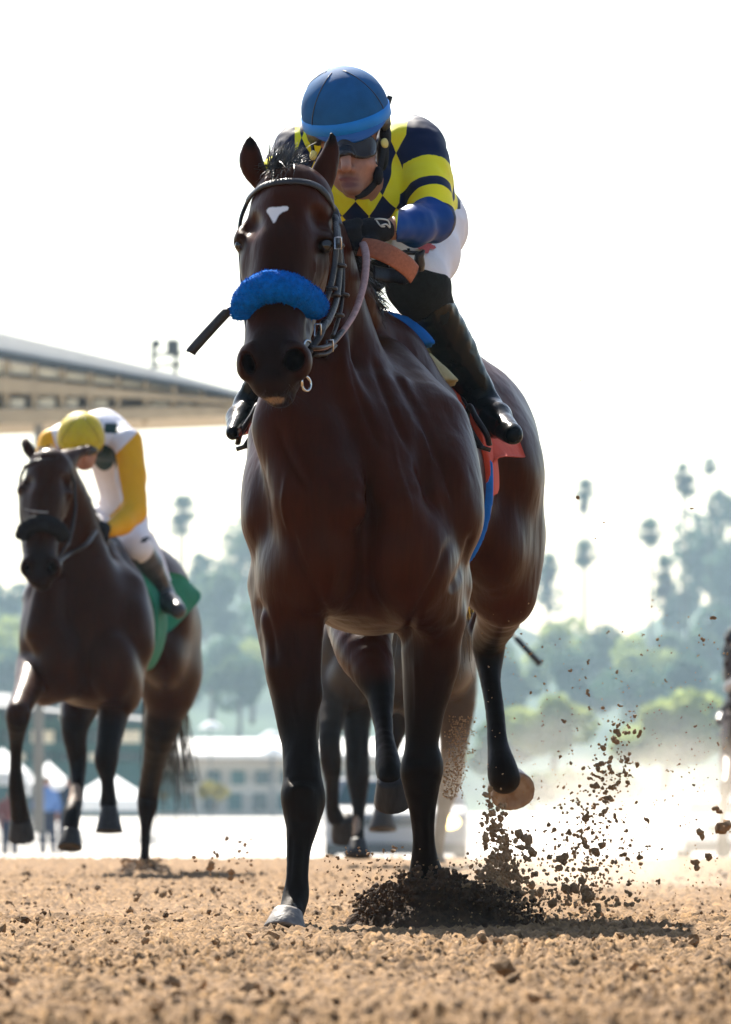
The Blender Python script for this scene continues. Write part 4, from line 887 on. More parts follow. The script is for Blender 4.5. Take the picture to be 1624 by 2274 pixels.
# whip in the far hand, its flap showing beside the sheepskin
b = MB(); w1 = tag(b.tube(spline([W(930, 562, 22.55), W(820, 560, 22.5), W(700, 575, 22.46)], 3), 0.006, 8).tube([W(930, 598, 22.56), W(931, 585, 22.55), W(932, 566, 22.54), W(943, 556, 22.53)], [PX(13, 22), PX(14, 22), PX(11, 22), PX(2, 22)], 10).build('whip_handle', M_LEATHER, None), None)
whip = tag(empty('whip', tuple(W(700, 575, 22.46))), 'black riding whip showing beside the blue noseband', 'whip', 'whips carried by the jockeys')
adopt(w1, whip)
b = MB(); b.tube([W(700, 575, 22.46), W(560, 650, 22.44), W(505, 692, 22.42)], [0.006, 0.0045, 0.004], 8); b.build('shaft', M_LEATHER, whip)
b = MB(); b.tube(spline([W(512, 686, 22.42), W(490, 708, 22.42), W(432, 772, 22.42), W(424, 784, 22.42)]), [PX(7, 22)]*3 + [PX(11.5, 22)]*22, 8, 0.35, up=np.repeat(np.array([[0.2, -0.9, 0.3]]), 25, 0)); b.build('flap', M_LEATHER, whip)
print('rider done', round(time.time()-T0, 1))
# ------------------------------------------------------------------ the horses behind
M_FLEECEB = mat('black_sheepskin', (0.010, 0.010, 0.012), 0.95, 0.05, 0.25, 90, bump=0.8, bscale=200)
M_FLEECEW = mat('white_sheepskin', (0.62, 0.60, 0.58), 0.95, 0.05, 0.1, 90, bump=0.8, bscale=200)
M_GREEN = mat('green_number_cloth', (0.010, 0.17, 0.095), 0.75, 0.25, 0.15, 12, bump=0.2, bscale=40)
M_STRAPW = mat('pale_strap', (0.42, 0.38, 0.33), 0.6, 0.3, 0.1)
M_YCAP = mat('yellow_cap_cloth', (0.62, 0.50, 0.012), 0.6, 0.3, 0.15, 30, bump=0.15, bscale=200, col2=(0.45, 0.33, 0.02))
M_ORB = mat('dusty_boot', (0.05, 0.052, 0.058), 0.35, 0.3, 0.5, 14)
def is_trunk(i): return True
mp = main_prims(); hp_ = head_prims(); ep = MAIN_EARS
k_leg = next(i for i, (p, k, o) in enumerate(mp) if isinstance(p, (Cone, Multi)) and abs(p.ra - PX(88, 22.40)) < 1e-6)     # where the legs start
k_neck = next(i for i, (p, k, o) in enumerate(mp) if isinstance(p, (Cone, Multi)) and abs(p.ra - PX(84, 22.22)) < 1e-6)
k_neck2 = next(i for i, (p, k, o) in enumerate(mp) if isinstance(p, (Cone, Multi)) and abs(p.ra - PX(26, 22.28)) < 1e-6)
k_rump = next(i for i, (p, k, o) in enumerate(mp) if isinstance(p, Ell) and abs(p.r[0] - PX(122, 24.02)) < 1e-6)
TRUNK = mp[:k_neck] + mp[k_rump:k_rump+4]
def place(prims, m): return [(moved(p, m), k, o) for p, k, o in prims]

def back_horse(label, Yc, T, H, neck, legs, m, marks, h=0.0125):
    r = tag(empty('racehorse', (float(T.q[0]), float(T.q[1]), 0.0)), label, 'horse', 'racehorses galloping toward the camera')
    pr = place(TRUNK, T) + place(hp_ + EARS2, H) + neck + legs
    f = field_of(pr, h); V, Q = f.mesh(2)
    return f, r, add_mesh('body', V, Q, m, r, True, marks(V))
EARS2 = ears([(585, 410, 22.10, 20), (566, 385, 22.13, 24), (556, 365, 22.16, 20), (552, 348, 22.18, 10), (550, 338, 22.19, 3)],
             [(708, 418, 22.10, 28), (745, 400, 22.16, 24), (790, 388, 22.22, 20), (820, 375, 22.26, 10), (835, 365, 22.28, 4)])
def pxy(V): x, y, z = V.T; return CX + x*F/y, HY - (z - CAMZ)*F/y, y
# left horse
YL = 39.6
TL = Sim(W(812, 1110, 22.62), W(198, 1405, 40.2), 1.0, (0, 0, 0.02))
HL = Sim(W(650, 480, 22.0), W(112, 1062, YL - 0.05), 1.0, (0.10, 0.06, 0.12))
neckL = chain([(122, 1050, YL + .12, 46), (150, 1125, YL + .28, 55), (168, 1210, YL + .36, 64), (188, 1320, YL + .38, 88)], 0.06) + chain([(178, 1100, YL + .4, 20), (212, 1190, YL + .55, 22), (236, 1225, YL + .7, 24)], 0.05) + chain([(110, 1300, YL + .2, 34), (100, 1400, YL + .15, 46)], 0.06) 
legsL = chain([(80, 1480, YL + .35, 46), (62, 1530, YL + .0, 32), (45, 1570, YL - .28, 27), (40, 1592, YL - .33, 28), (37, 1640, YL - .2, 17), (35, 1700, YL - .08, 14), (37, 1752, YL, 19), (42, 1790, YL + .08, 20), (45, 1815, YL + .14, 22)], 0.02, (1, 1.2, 1))
legsL += chain([(285, 1440, YL + .5, 52), (262, 1530, YL + .4, 42), (250, 1600, YL + .3, 33), (240, 1660, YL + .2, 27), (236, 1690, YL + .18, 27), (239, 1730, YL + .2, 16), (241, 1765, YL + .22, 17), (241, 1785, YL + .23, 20), (243, 1800, YL + .2, 16)], 0.02, (1, 1.2, 1))
legsL += chain([(215, 1480, 41.4, 80), (180, 1560, 41.2, 46), (166, 1620, 41.1, 30), (172, 1680, 41.15, 22), (173, 1730, 41.1, 17), (168, 1775, 41.0, 17), (160, 1808, 40.9, 20), (158, 1838, 40.85, 18)], 0.02, (1, 1.2, 1))
legsL += chain([(375, 1400, 41.6, 66), (378, 1500, 41.6, 58), (376, 1550, 41.6, 50)], 0.10, (1, 1.25, 1)) + chain([(378, 1540, 41.6, 50), (358, 1620, 41.7, 38), (343, 1690, 41.95, 26), (330, 1760, 42.2, 24), (328, 1790, 42.2, 23), (324, 1835, 42.2, 13), (322, 1890, 42.2, 11), (321, 1920, 42.2, 13)], 0.02, (1, 1.25, 1))
def marksL(V):
    px, py, y = pxy(V)
    pts = np.maximum(ss(py, 1560, 1620), 0)
    pts = np.maximum(pts, 0.8*blob(V, HL(W(608, 830, 21.68)), (0.085, 0.10, 0.14), 1.0))
    w = 0.85*np.maximum(blob(V, W(166, 1770, 41.0), (0.045, 0.08, 0.075), 0.6), blob(V, W(159, 1830, 40.9), (0.05, 0.08, 0.035), 0.6)) * (px < 182)
    t = 0.75*blob(V, W(325, 1865, 42.2), (0.04, 0.05, 0.04), 0.6)
    return dict(pts=np.clip(pts, 0, 1), wht=0*px, tan=np.maximum(w, t*0.4))
f_l, horse2, _ = back_horse('dark bay racehorse with black sheepskin noseband on the left', YL, TL, HL, neckL, legsL, M_BAY2, marksL)
def back_tack(horse_, f, H, fl_m, pxc, T):
    Hm = lambda x, y, Y: H(W(x, y, Y))
    fl = MB(); P = spline([Hm(*q) for q in [(546, 708, 21.80), (543, 684, 21.79), (556, 658, 21.77), (583, 640, 21.755), (615, 634, 21.75), (650, 643, 21.765), (680, 661, 21.80), (697, 680, 21.84), (703, 700, 21.86)]], 6)
    n = len(P); fl.tube(P, PX(35, 21.8)*np.minimum(1, np.minimum(np.linspace(0, 1, n), 1 - np.linspace(0, 1, n))/0.06 + 0.5), 16)
    o = fl.build('noseband', fl_m, horse_)
    o.data.vertices.foreach_get('co', c := np.zeros(len(o.data.vertices)*3)); V = c.reshape(-1, 3); ctr = V.mean(0); V += (V - ctr)*((fbm(V*50, 3, 2) - 0.5)*0.12)[:, None]; o.data.vertices.foreach_set('co', V.ravel())
    MB().tube(spline([Hm(545, 600, 21.92), Hm(580, 598, 21.83), Hm(620, 596, 21.80), Hm(670, 602, 21.86), Hm(712, 620, 21.93)]), PX(7, 22), 6, 0.5).build('nose_strap', M_STRAPW, horse_)
    MB().tube(spline([Hm(549, 448, 22.03), Hm(582, 414, 21.98), Hm(645, 402, 21.95), Hm(708, 415, 21.98), Hm(751, 500, 21.99)]), PX(9, 22), 6, 0.6).build('browband', M_LEATHER, horse_)
    for pts in ([(746, 482, 21.99), (754, 600, 21.95), (733, 705, 21.86), (712, 735, 21.8), (684, 780, 21.77)], [(553, 440, 22.06), (533, 520, 22.03), (545, 700, 21.9), (552, 770, 21.84)]):
        MB().tube(spline([Hm(*q) for q in pts]), PX(9, 22), 6, 0.6).build('cheekpiece', M_LEATHER, horse_)
    MB().torus(Hm(684, 790, 21.77), PX(18, 22), PX(4, 22), (0.7, -0.7, 0.1), 16, 6).build('bit_ring', M_STEEL, horse_)
    rg = np.random.default_rng(9); rt = [Hm(x, y, Y) for x, y, Y in zip(rg.uniform(598, 668, 200), rg.uniform(366, 402, 200), rg.uniform(21.99, 22.12, 200))]
    strands('forelock', rt, [r + np.array((-0.01 + 0.03*rg.random(), -0.03, -0.06*rg.random())) for r in rt], M_HAIR, horse_, 0.004, 4, 0.01, 0.01, 5)
back_tack(horse2, f_l, HL, M_FLEECEB, 0, TL)
MB().tube(spline([HL(W(690, 785, 21.77)), W(150, 1232, YL), W(190, 1210, YL + .05), W(212, 1180, YL + .2)]), PX(7, YL), 6, 0.6).build('rein', M_LEATHER, horse2)
hoof(horse2, W(46, 1822, YL + .15), (0.05, 0.35, -0.9), 0.05, 0.062, 0.085, M_HOOFD); hoof(horse2, W(243, 1798, YL + .2), (0, -0.15, -1), 0.040, 0.064, 0.105, M_HOOFD)
hoof(horse2, W(158, 1848, 40.83), (-0.05, -0.35, -0.9), 0.045, 0.06, 0.085, M_HOOFD); hoof(horse2, W(320, 1922, 42.2), (0, -0.1, -1), 0.035, 0.05, 0.05, M_HOOFD)
rt = [];tp = []
for i in range(420):
    t = rg.random(); c = (1-t)*W(168, 1080, YL + .38) + t*W(240, 1220, YL + .72); rt.append(c + rg.normal(0, 0.01, 3)); tp.append(c + np.array((0.03 + 0.04*rg.random(), 0.02, -0.05 - 0.06*rg.random())))
strands('mane', rt, tp, M_HAIR, horse2, 0.005, 4, 0.02, 0.012, 6)
rt = [W(345, 1330, 41.9) + rg.normal(0, 0.02, 3) for i in range(260)]; strands('tail', rt, [r + np.array((0.08 + rg.normal(0, 0.06), 0.45, -0.75 - 0.3*rg.random())) for r in rt], M_HAIR, horse2, 0.005, 6, 0.1, 0.03, 8)
xl = TL(W(840, 1100, 23.3))
V, Q = shell(f_l, 0.016, [(Slab((xl[0], TL.q[1] + 0.62, xl[2] + 0.16), (0.6, 0.2, 0.36), (0.1, 0, 0.0)), 0, 'u')]); add_mesh('number_cloth', V, Q, M_GREEN, horse2)
flap([[(340, 1270, 41.0), (400, 1275, 41.15), (428, 1300, 41.3)], [(340, 1350, 41.0), (405, 1330, 41.15), (446, 1326, 41.3)], [(338, 1408, 41.0), (372, 1405, 41.05), (412, 1368, 41.2)]], M_GREEN, horse2)
flap([[(318, 1172, 41.0), (330, 1178, 41.0), (340, 1186, 41.05)], [(335, 1225, 41.0), (348, 1228, 41.0), (362, 1232, 41.05)], [(362, 1285, 41.0), (370, 1288, 41.0), (380, 1290, 41.05)]], M_WHITE, horse2)
V, Q = shell(f_l, 0.055, [(Slab(TL(W(855, 740, 23.33)), (0.16, 0.17, 0.2)), 0, 'u')]); add_mesh('saddle', V, Q, M_LEATHER, horse2)

# left rider
K = {}
Yr = 40.3
K['torso'] = chain([(205, 968, Yr + .2, 46), (236, 972, Yr + .35, 52), (254, 1050, Yr + .5, 38), (274, 1140, Yr + .65, 40)], 0.05) + ell(150, 975, Yr + .25, 42, 0.1, 34, k=0.05) + ell(262, 980, Yr + .25, 34, 0.1, 36, k=0.05)
K['armR'] = chain([(283, 985, Yr + .15, 30), (292, 1060, Yr + .08, 27), (299, 1132, Yr, 23)], 0.03); K['foreR'] = chain([(299, 1138, Yr, 23), (270, 1163, Yr - .1, 20), (246, 1174, Yr - .18, 14)], 0.02)
K['armL'] = chain([(118, 985, Yr + .15, 29), (100, 1050, Yr + .08, 26), (105, 1110, Yr, 22)], 0.03); K['foreL'] = chain([(105, 1115, Yr, 22), (150, 1150, Yr - .1, 18), (188, 1168, Yr - .15, 14)], 0.02)
K['hips'] = chain([(262, 1130, Yr + .68, 46), (278, 1160, Yr + .75, 46)], 0.04)
K['thighR'] = chain([(285, 1160, Yr + .7, 38), (292, 1195, Yr + .5, 34), (304, 1215, Yr + .32, 29)], 0.03); K['calfR'] = chain([(304, 1212, Yr + .32, 28), (332, 1255, Yr + .42, 24), (362, 1310, Yr + .55, 18)], 0.02); K['footR'] = chain([(362, 1322, Yr + .58, 19), (380, 1342, Yr + .45, 17), (396, 1356, Yr + .35, 13)], 0.02)
K['thighL'] = chain([(250, 1165, Yr + .7, 38), (200, 1200, Yr + .5, 33), (160, 1220, Yr + .32, 28)], 0.03); K['calfL'] = chain([(160, 1220, Yr + .32, 27), (115, 1265, Yr + .42, 23), (82, 1305, Yr + .5, 17)], 0.02); K['footL'] = chain([(82, 1312, Yr + .5, 18), (72, 1322, Yr + .38, 16), (66, 1330, Yr + .3, 13)], 0.02)
K['neck'] = chain([(188, 985, Yr - .05, 24), (208, 975, Yr + .15, 30)], 0.03)
K['head'] = ell(180, 962, Yr - .12, 44, 0.10, 46, k=0.03) + ell(186, 1002, Yr - .15, 30, 0.07, 38, k=0.03) + ell(187, 1012, Yr - .22, 8, 0.02, 12, k=0.02) + ell(189, 1030, Yr - .17, 18, 0.04, 14, k=0.03)
for s_, c in (('R', (226, 1174, Yr - .22)), ('L', (206, 1176, Yr - .22))):
    p = W(*c); d = -1 if s_ == 'R' else 1
    K['hand' + s_] = [(Ell(p, (0.04, 0.03, 0.03)), 0.015, 'u')] + finger_set([p + np.array((d*0.02, -0.025, 0.018 - 0.013*i)) for i in range(4)], [(d, -0.3, -0.2)]*4, (-d*0.6, 0.8, -0.4), 0.010) + [(Cone(p + np.array((0, -0.02, -0.02)), p + np.array((d*0.03, -0.03, -0.035)), 0.011, 0.009), 0.006, 'u')]
f_r, jock2, _ = rider('jockey in white and gold silks with a yellow cap, head bent low', K, 0.0095, 'jockeys riding the racehorses', lambda V: dict(lip=V[:, 0]*0, stubble=V[:, 0]*0))
M_SILK2 = silks_mat('white_gold_silks', (0.66, 0.66, 0.72), (0.010, 0.035, 0.032), (0.70, 0.36, 0.012), (0.70, 0.36, 0.012), (0.70, 0.36, 0.012), 1, 1, False)
def silk2(V):
    px, py, y = pxy(V); d = lambda k: np.min([seg_t(V, p.a, p.b)[0] - (p.ra + p.rb)/2 for p in cones(K[k])], 0)
    da = np.min([d('armR'), d('foreR'), d('armL'), d('foreL')], 0)
    patch = np.where((px > 232) & (px < 262) & (py > 940) & (py < 962), 1.0, 0.0); patch = np.maximum(patch, 0.95*blob(V, W(225, 1024, Yr + .1), (0.075, 0.3, 0.08), 0.4))
    return dict(u=px*0, v=np.maximum(patch, 0.9*blob(V, W(240, 912, Yr + .5), (0.06, 0.2, 0.03), 0.8)), arm_t=px*0 + .1, sleeve=np.clip(np.maximum(px - np.interp(py, [960, 974, 1009, 1060, 1110, 1128, 1150], [305, 292, 257, 265, 274, 262, 238]), np.interp(py, [940, 985, 1010], [110, 122, 132]) - px)/6, -1, 1), fore=px*0)
garment(f_r, grow(K['torso'] + K['armR'] + K['foreR'] + K['armL'] + K['foreL'], 0.02), [Cone(W(182, 965, Yr - .12), W(186, 1020, Yr - .17), 0.105, 0.075), Slab(W(275, 1215, Yr + .7), (0.5, 0.5, 0.07))], 0.011, 'silks', M_SILK2, jock2, 0.007, 11, 3, silk2)
garment(f_r, grow(K['hips'] + K['thighR'] + K['thighL'], 0.02), [Slab(W(275, 1060, Yr + .6), (0.4, 0.6, 0.13))], 0.013, 'breeches', M_WHITE, jock2, 0.006, 12, 4)
garment(f_r, grow(K['calfR'] + K['footR'], 0.03), [Slab(W(282, 1185, Yr + .3), (0.3, 0.5, 0.05), (0, -0.5, 0))], 0.011, 'boot', M_ORB, jock2, 0.004, 14, 6)
garment(f_r, grow(K['calfL'] + K['footL'], 0.03), [Slab(W(180, 1190, Yr + .3), (0.3, 0.5, 0.05), (0, 0.5, 0))], 0.011, 'boot', M_ORB, jock2, 0.004, 14, 7)
for s_ in 'RL':
    V, Q = shell(f_r, 0.005, [(Cone(p.a, p.b, p.ra + .012, p.rb + .012) if isinstance(p, Cone) else Ell(p.c, p.r + 0.012), 0, 'u') for p, k, op in K['hand' + s_]]); add_mesh('glove', V, Q, M_GLOVE, jock2)
helmet(jock2, W(180, 968, Yr - .12), (0.02, -0.52, 0.85), (0.02, -1, -0.55), 0.110, (M_YCAP, M_YCAP, M_YCAP))
V, Q = shell(f_r, 0.016, [(Ell(W(184, 1000, Yr - .2), (0.075, 0.08, 0.03)), 0.0, 'u')], k=0.006); add_mesh('goggles', V, Q, M_LENS, jock2)
def whip_at(a, b_, label, r0=0.007, r1=0.013, frac=0.72):
    a = np.array(a); b_ = np.array(b_); w = tag(empty('whip', tuple(a)), label, 'whip', 'whips carried by the jockeys'); m_ = a + (b_ - a)*frac
    MB().tube([a, m_], r0, 8).build('shaft', M_LEATHER, w); P = [m_, m_ + (b_ - m_)*.15, m_ + (b_ - m_)*.5, b_]
    MB().tube(P, [r0, r1, r1, r1*1.1], 8, 0.4, up=(0.2, -0.9, 0.3)).build('flap', M_LEATHER, w); return w
whip2 = whip_at(W(200, 1185, Yr - .25), W(58, 1392, Yr + .35), 'black whip hanging beside the left horse', 0.006, 0.008, 0.6)
print('left', round(time.time()-T0, 1))

# middle horse, mostly behind the leader
YM = 45.4
TM = Sim(W(812, 1110, 22.62), W(842, 1438, YM + 0.5), 1.0, (0, 0, -0.03))
HM = Sim(W(650, 480, 22.0), W(770, 1150, YM - 0.1), 1.0, (0.10, 0.04, 0.1))
neckM = chain([(778, 1140, YM + .12, 41), (795, 1200, YM + .28, 48), (812, 1275, YM + .36, 58), (830, 1370, YM + .38, 78)], 0.06)
legsM = chain([(748, 1480, YM + .3, 56), (738, 1560, YM + .1, 36), (732, 1640, YM - .1, 26), (735, 1690, YM - .1, 25), (738, 1740, YM, 17), (738, 1790, YM + .1, 16), (745, 1815, YM + .15, 20)], 0.02, (1, 1.2, 1))
legsM += chain([(800, 1500, YM + .4, 50), (793, 1590, YM + .25, 35), (793, 1650, YM + .15, 28), (795, 1720, YM + .1, 27), (797, 1770, YM + .1, 19), (797, 1820, YM + .05, 13), (797, 1850, YM, 13), (796, 1868, YM - .02, 14)], 0.02, (1, 1.2, 1))
legsM += chain([(900, 1480, YM + 1.6, 70), (880, 1580, YM + 1.5, 42), (862, 1660, YM + 1.5, 26), (856, 1720, YM + 1.5, 16), (850, 1765, YM + 1.4, 17), (850, 1788, YM + 1.35, 16)], 0.02, (1, 1.2, 1))
legsM += chain([(1000, 1480, YM + 1.9, 62), (1012, 1560, YM + 1.9, 46), (1008, 1650, YM + 2.0, 32), (1000, 1730, YM + 2.3, 27), (985, 1800, YM + 2.4, 16), (975, 1860, YM + 2.4, 14), (970, 1900, YM + 2.4, 16)], 0.02, (1, 1.2, 1))
def marksM(V):
    px, py, y = pxy(V); a = np.where((px < 960), ss(py, 1450, 1640), 0)
    return dict(pts=a, wht=px*0, tan=0.8*blob(V, W(790, 1835, YM), (0.03, 0.05, 0.07), 0.6))
f_m, horse3, _ = back_horse('dusty dun racehorse seen between the legs of the leading horse', YM, TM, HM, neckM, legsM, M_GREY, marksM, 0.013)
back_tack(horse3, f_m, HM, M_FLEECEW, 0, TM)
hoof(horse3, W(762, 1818, YM + .18), (0.05, 0.5, -0.8), 0.06, 0.07, 0.11, M_HOOFD); hoof(horse3, W(796, 1868, YM - .03), (-0.05, -0.25, -1), 0.042, 0.072, 0.085, M_HOOFD)
hoof(horse3, W(850, 1788, YM + 1.35), (0, -0.2, -1), 0.042, 0.078, 0.14, M_HOOFD); hoof(horse3, W(968, 1900, YM + 2.4), (0, -0.1, -1), 0.045, 0.06, 0.05, M_HOOFD)
V, Q = shell(f_m, 0.016, [(Slab(TM(W(850, 950, 23.33)), (0.6, 0.2, 0.36)), 0, 'u')]); add_mesh('number_cloth', V, Q, M_WHITE, horse3)
# riders of the middle and the far right horse share the left rider's build
M_SILK3 = silks_mat('yellow_silks', (0.62, 0.50, 0.02), (0.02, 0.02, 0.03), (0.62, 0.50, 0.02), (0.62, 0.50, 0.02), (0.62, 0.50, 0.02), 1, 1, False)
def recolour(root, changes):
    for o in root.children_recursive if hasattr(root, 'children_recursive') else []:
        nm = o.name.split('.')[0]
        if nm in changes and o.type == 'MESH':
            for sl in o.material_slots: sl.link = 'OBJECT'; sl.material = changes[nm]
bpy.context.view_layer.update()
jock3 = copy_tree(jock2); mv = TM.q - TL.q; jock3.location = Vector(jock2.location) + Vector(mv)
jock3['label'] = 'jockey in yellow silks almost hidden behind the leading horse'
bpy.context.view_layer.update(); recolour(jock3, {'silks': M_SILK3, 'helmet': M_CAP})
# its whip arm reaches down on the right
arm = chain([(955, 1205, YM + .55, 27), (1000, 1290, YM + .4, 25), (1040, 1350, YM + .3, 22)], 0.03) + chain([(1040, 1352, YM + .3, 22), (1034, 1328, YM + .1, 17), (1030, 1312, YM, 14)], 0.02)
fa = field_of(arm, 0.009); V, Q = fa.mesh(2); add_mesh('sleeve', V, Q, M_YCAP, jock3)
p = W(1028, 1306, YM - .02); gl = [(Ell(p, (0.045, 0.035, 0.045)), 0.015, 'u')] + finger_set([p + np.array((-0.025, -0.02, 0.03 - 0.016*i)) for i in range(4)], [(-.6, -0.6, 0.1)]*4, (0.7, 0.5, -0.2), 0.011)
fa = field_of(gl, 0.006); V, Q = fa.mesh(1); add_mesh('glove', V, Q, M_GLOVE, jock3)
whip_at(W(1026, 1287, YM), W(1201, 1476, YM - .1), 'dark whip pointing down to the right behind the leading horse', 0.006, 0.017, 0.66)
# far right horse, only its edge in the frame
YR = 73.0; qR = W(1680, 1590, YR); mvR = qR - W(198, 1405, 40.2); mvR[2] = -0.235
horse4 = copy_tree(horse2); horse4.location = Vector(horse2.location) + Vector(mvR); horse4['label'] = 'bay racehorse with white noseband cut off by the right edge'
jock4 = copy_tree(jock2); jock4.location = Vector(jock2.location) + Vector(mvR); jock4['label'] = 'jockey on the horse cut off by the right edge'
whip4 = copy_tree(whip2); whip4.location = Vector(whip2.location) + Vector(mvR); whip4['label'] = 'whip beside the horse cut off by the right edge'
bpy.context.view_layer.update(); recolour(horse4, {'noseband': M_FLEECEW}); recolour(jock4, {'helmet': M_CAP, 'silks': M_BLK})
print('horses', round(time.time()-T0, 1))
# ------------------------------------------------------------------ grandstand, people, buildings, trees
M_CREAM2 = mat('cream_painted_steel', (0.80, 0.72, 0.55), 0.7, 0.3, 0.1, 3); M_ROOFTOP = mat('white_roof_sheet', (0.66, 0.65, 0.62), 0.6, 0.3, 0.05, 3)
M_BEAM = mat('brown_roof_beam', (0.34, 0.26, 0.165), 0.8, 0.2, 0.15, 3); M_DARKST = mat('dark_steel', (0.05, 0.06, 0.065), 0.6, 0.3, 0.2)
M_TENT = mat('white_canvas', (0.78, 0.78, 0.76), 0.9, 0.2, 0.04); M_TEAL = mat('teal_paint', (0.05, 0.13, 0.125), 0.7, 0.3, 0.15); M_WALLW = mat('cream_wall', (0.55, 0.52, 0.46), 0.9, 0.2, 0.06, 4)
M_GLASS = mat('window_glass', (0.03, 0.07, 0.075), 0.15, 0.5, 0.2); M_CAR = mat('white_car_paint', (0.75, 0.76, 0.77), 0.3, 0.5, 0.02, coat=0.5); M_TYRE = mat('tyre', (0.015, 0.015, 0.015), 0.9, 0.2, 0.2)
M_TRUCK = mat('grey_truck_paint', (0.22, 0.23, 0.25), 0.5, 0.4, 0.1); M_LAMP = mat('lit_headlight', (1.0, 0.9, 0.6), 0.3, 0.3, 0.0, emit=((1.0, 0.66, 0.20), 3.2)); M_RAIL = mat('white_rail_plastic', (0.78, 0.78, 0.77), 0.5, 0.3, 0.04)
BO = lambda name, m, par, *boxes, rz=0: [MB().box(c, s, rz).build(name, m, par, False) for c, s in boxes]
# grandstand roof: a cantilever truss that tapers to its tip, seen end-on, repeated in bays going away
YG = 180.0; gs = tag(empty('grandstand', tuple(W(-400, 1850, YG))), 'long cantilever grandstand roof with cream truss panels on the left', 'grandstand')
def G(x, y, dY=0.0): p = W(x, y, YG); return p + np.array((0, dY, 0))
def plate(name, m, pts, depth, dY=0.0):
    A = [G(x, y, dY) for x, y in pts]; B = [a + np.array((0, depth, 0)) for a in A]; n = len(A)
    return add_mesh(name, np.array(A + B), [tuple(range(n)), tuple(range(2*n-1, n-1, -1))] + [(i, n+i, n+(i+1) % n, (i+1) % n) for i in range(n)], m, gs, False)
plate('roof', M_ROOFTOP, [(-900, 540), (-900, 610), (0, 778), (400, 850), (545, 882), (548, 872), (400, 832), (0, 737)], 6)
plate('edge_beam', M_DARKST, [(-900, 610), (-900, 640), (0, 796), (395, 858), (548, 890), (548, 882), (400, 850), (0, 778)], 0.5, -0.1)
plate('bottom_chord', M_BEAM, [(-900, 930), (-900, 975), (0, 942), (300, 932), (548, 922), (548, 902), (300, 905), (0, 908)], 5)
plate('middle_chord', M_BEAM, [(-900, 760), (-900, 815), (0, 872), (300, 884), (548, 900), (548, 892), (300, 868), (0, 836)], 0.8)
for i, x in enumerate(range(-860, 545, 62)):
    t = np.interp(x, [-900, 0, 400, 548], [640, 796, 858, 890]); bot = np.interp(x, [-900, 0, 548], [930, 908, 902])
    plate('truss_post', M_BEAM, [(x, t), (x + 12, t + 2), (x + 12, bot), (x, bot)], 0.5, 0.15)
    t2 = np.interp(x + 14, [-900, 0, 300, 548], [640, 796, 842, 890]); m2 = np.interp(x + 14, [-900, 0, 300, 548], [760, 836, 868, 890])
    if m2 - t2 > 14: plate('truss_panel', M_CREAM2, [(x + 13, t2 + 6), (x + 60, t2 + 14), (x + 60, m2 - 6), (x + 13, m2 - 10)], 0.15, 0.3)
    m3 = np.interp(x + 30, [-900, 0, 300, 548], [815, 872, 884, 900]) ; 
    if i % 5 != 3 and bot - m3 > 12: plate('truss_panel', M_CREAM2, [(x + 14, bot - min(24, (bot - m3)*.8)), (x + 40 + (i*37) % 16, bot - min(24, (bot - m3)*.8)), (x + 40 + (i*37) % 16, bot - 3), (x + 14, bot - 3)], 0.1, 0.3)
plate('soffit', M_BEAM, [(-900, 640), (0, 800), (520, 888), (520, 900), (0, 905), (-900, 935)], 1.2, 0.9)
for k in range(1): plate('roof_rib', M_BEAM, [(-900, 650), (0, 800), (520, 888), (520, 900), (0, 905), (-900, 935)], 0.5, 4.4)
for k, x in enumerate((74, -240)): plate('pillar', mat('pillar_paint', (0.17, 0.16, 0.14), 0.8, 0.2, 0.1), [(x, 935), (x + 18, 935), (x + 20, 1850), (x - 2, 1850)], 0.5, 0.5)
plate('roof_bracket', M_BEAM, [(312, 930), (330, 930), (325, 944), (318, 944)], 0.3, 0.1)
plate('seating_tier', M_DARKST, [(-900, 1500), (-300, 1640), (-300, 1850), (-900, 1850)], 60, 2)
pf = tag(empty('roof_platform', tuple(G(365, 835, 1))), 'camera platform with two loudspeakers on the grandstand roof', 'platform')
mb = lambda: MB()
for x in (338, 388): MB().tube([G(x, 838, 1), G(x, 752, 1)], 0.05, 6).build('post', M_DARKST, pf)
for y in (806, 782): MB().tube([G(336, y, 1), G(402, y - 1, 1)], 0.04, 6).build('rail', M_DARKST, pf)
MB().box(G(345, 758, 1), (0.16, 0.2, 0.17)).build('loudspeaker', M_DARKST, pf, False); MB().box(G(382, 766, 1), (0.26, 0.25, 0.32)).build('loudspeaker', M_DARKST, pf, False)
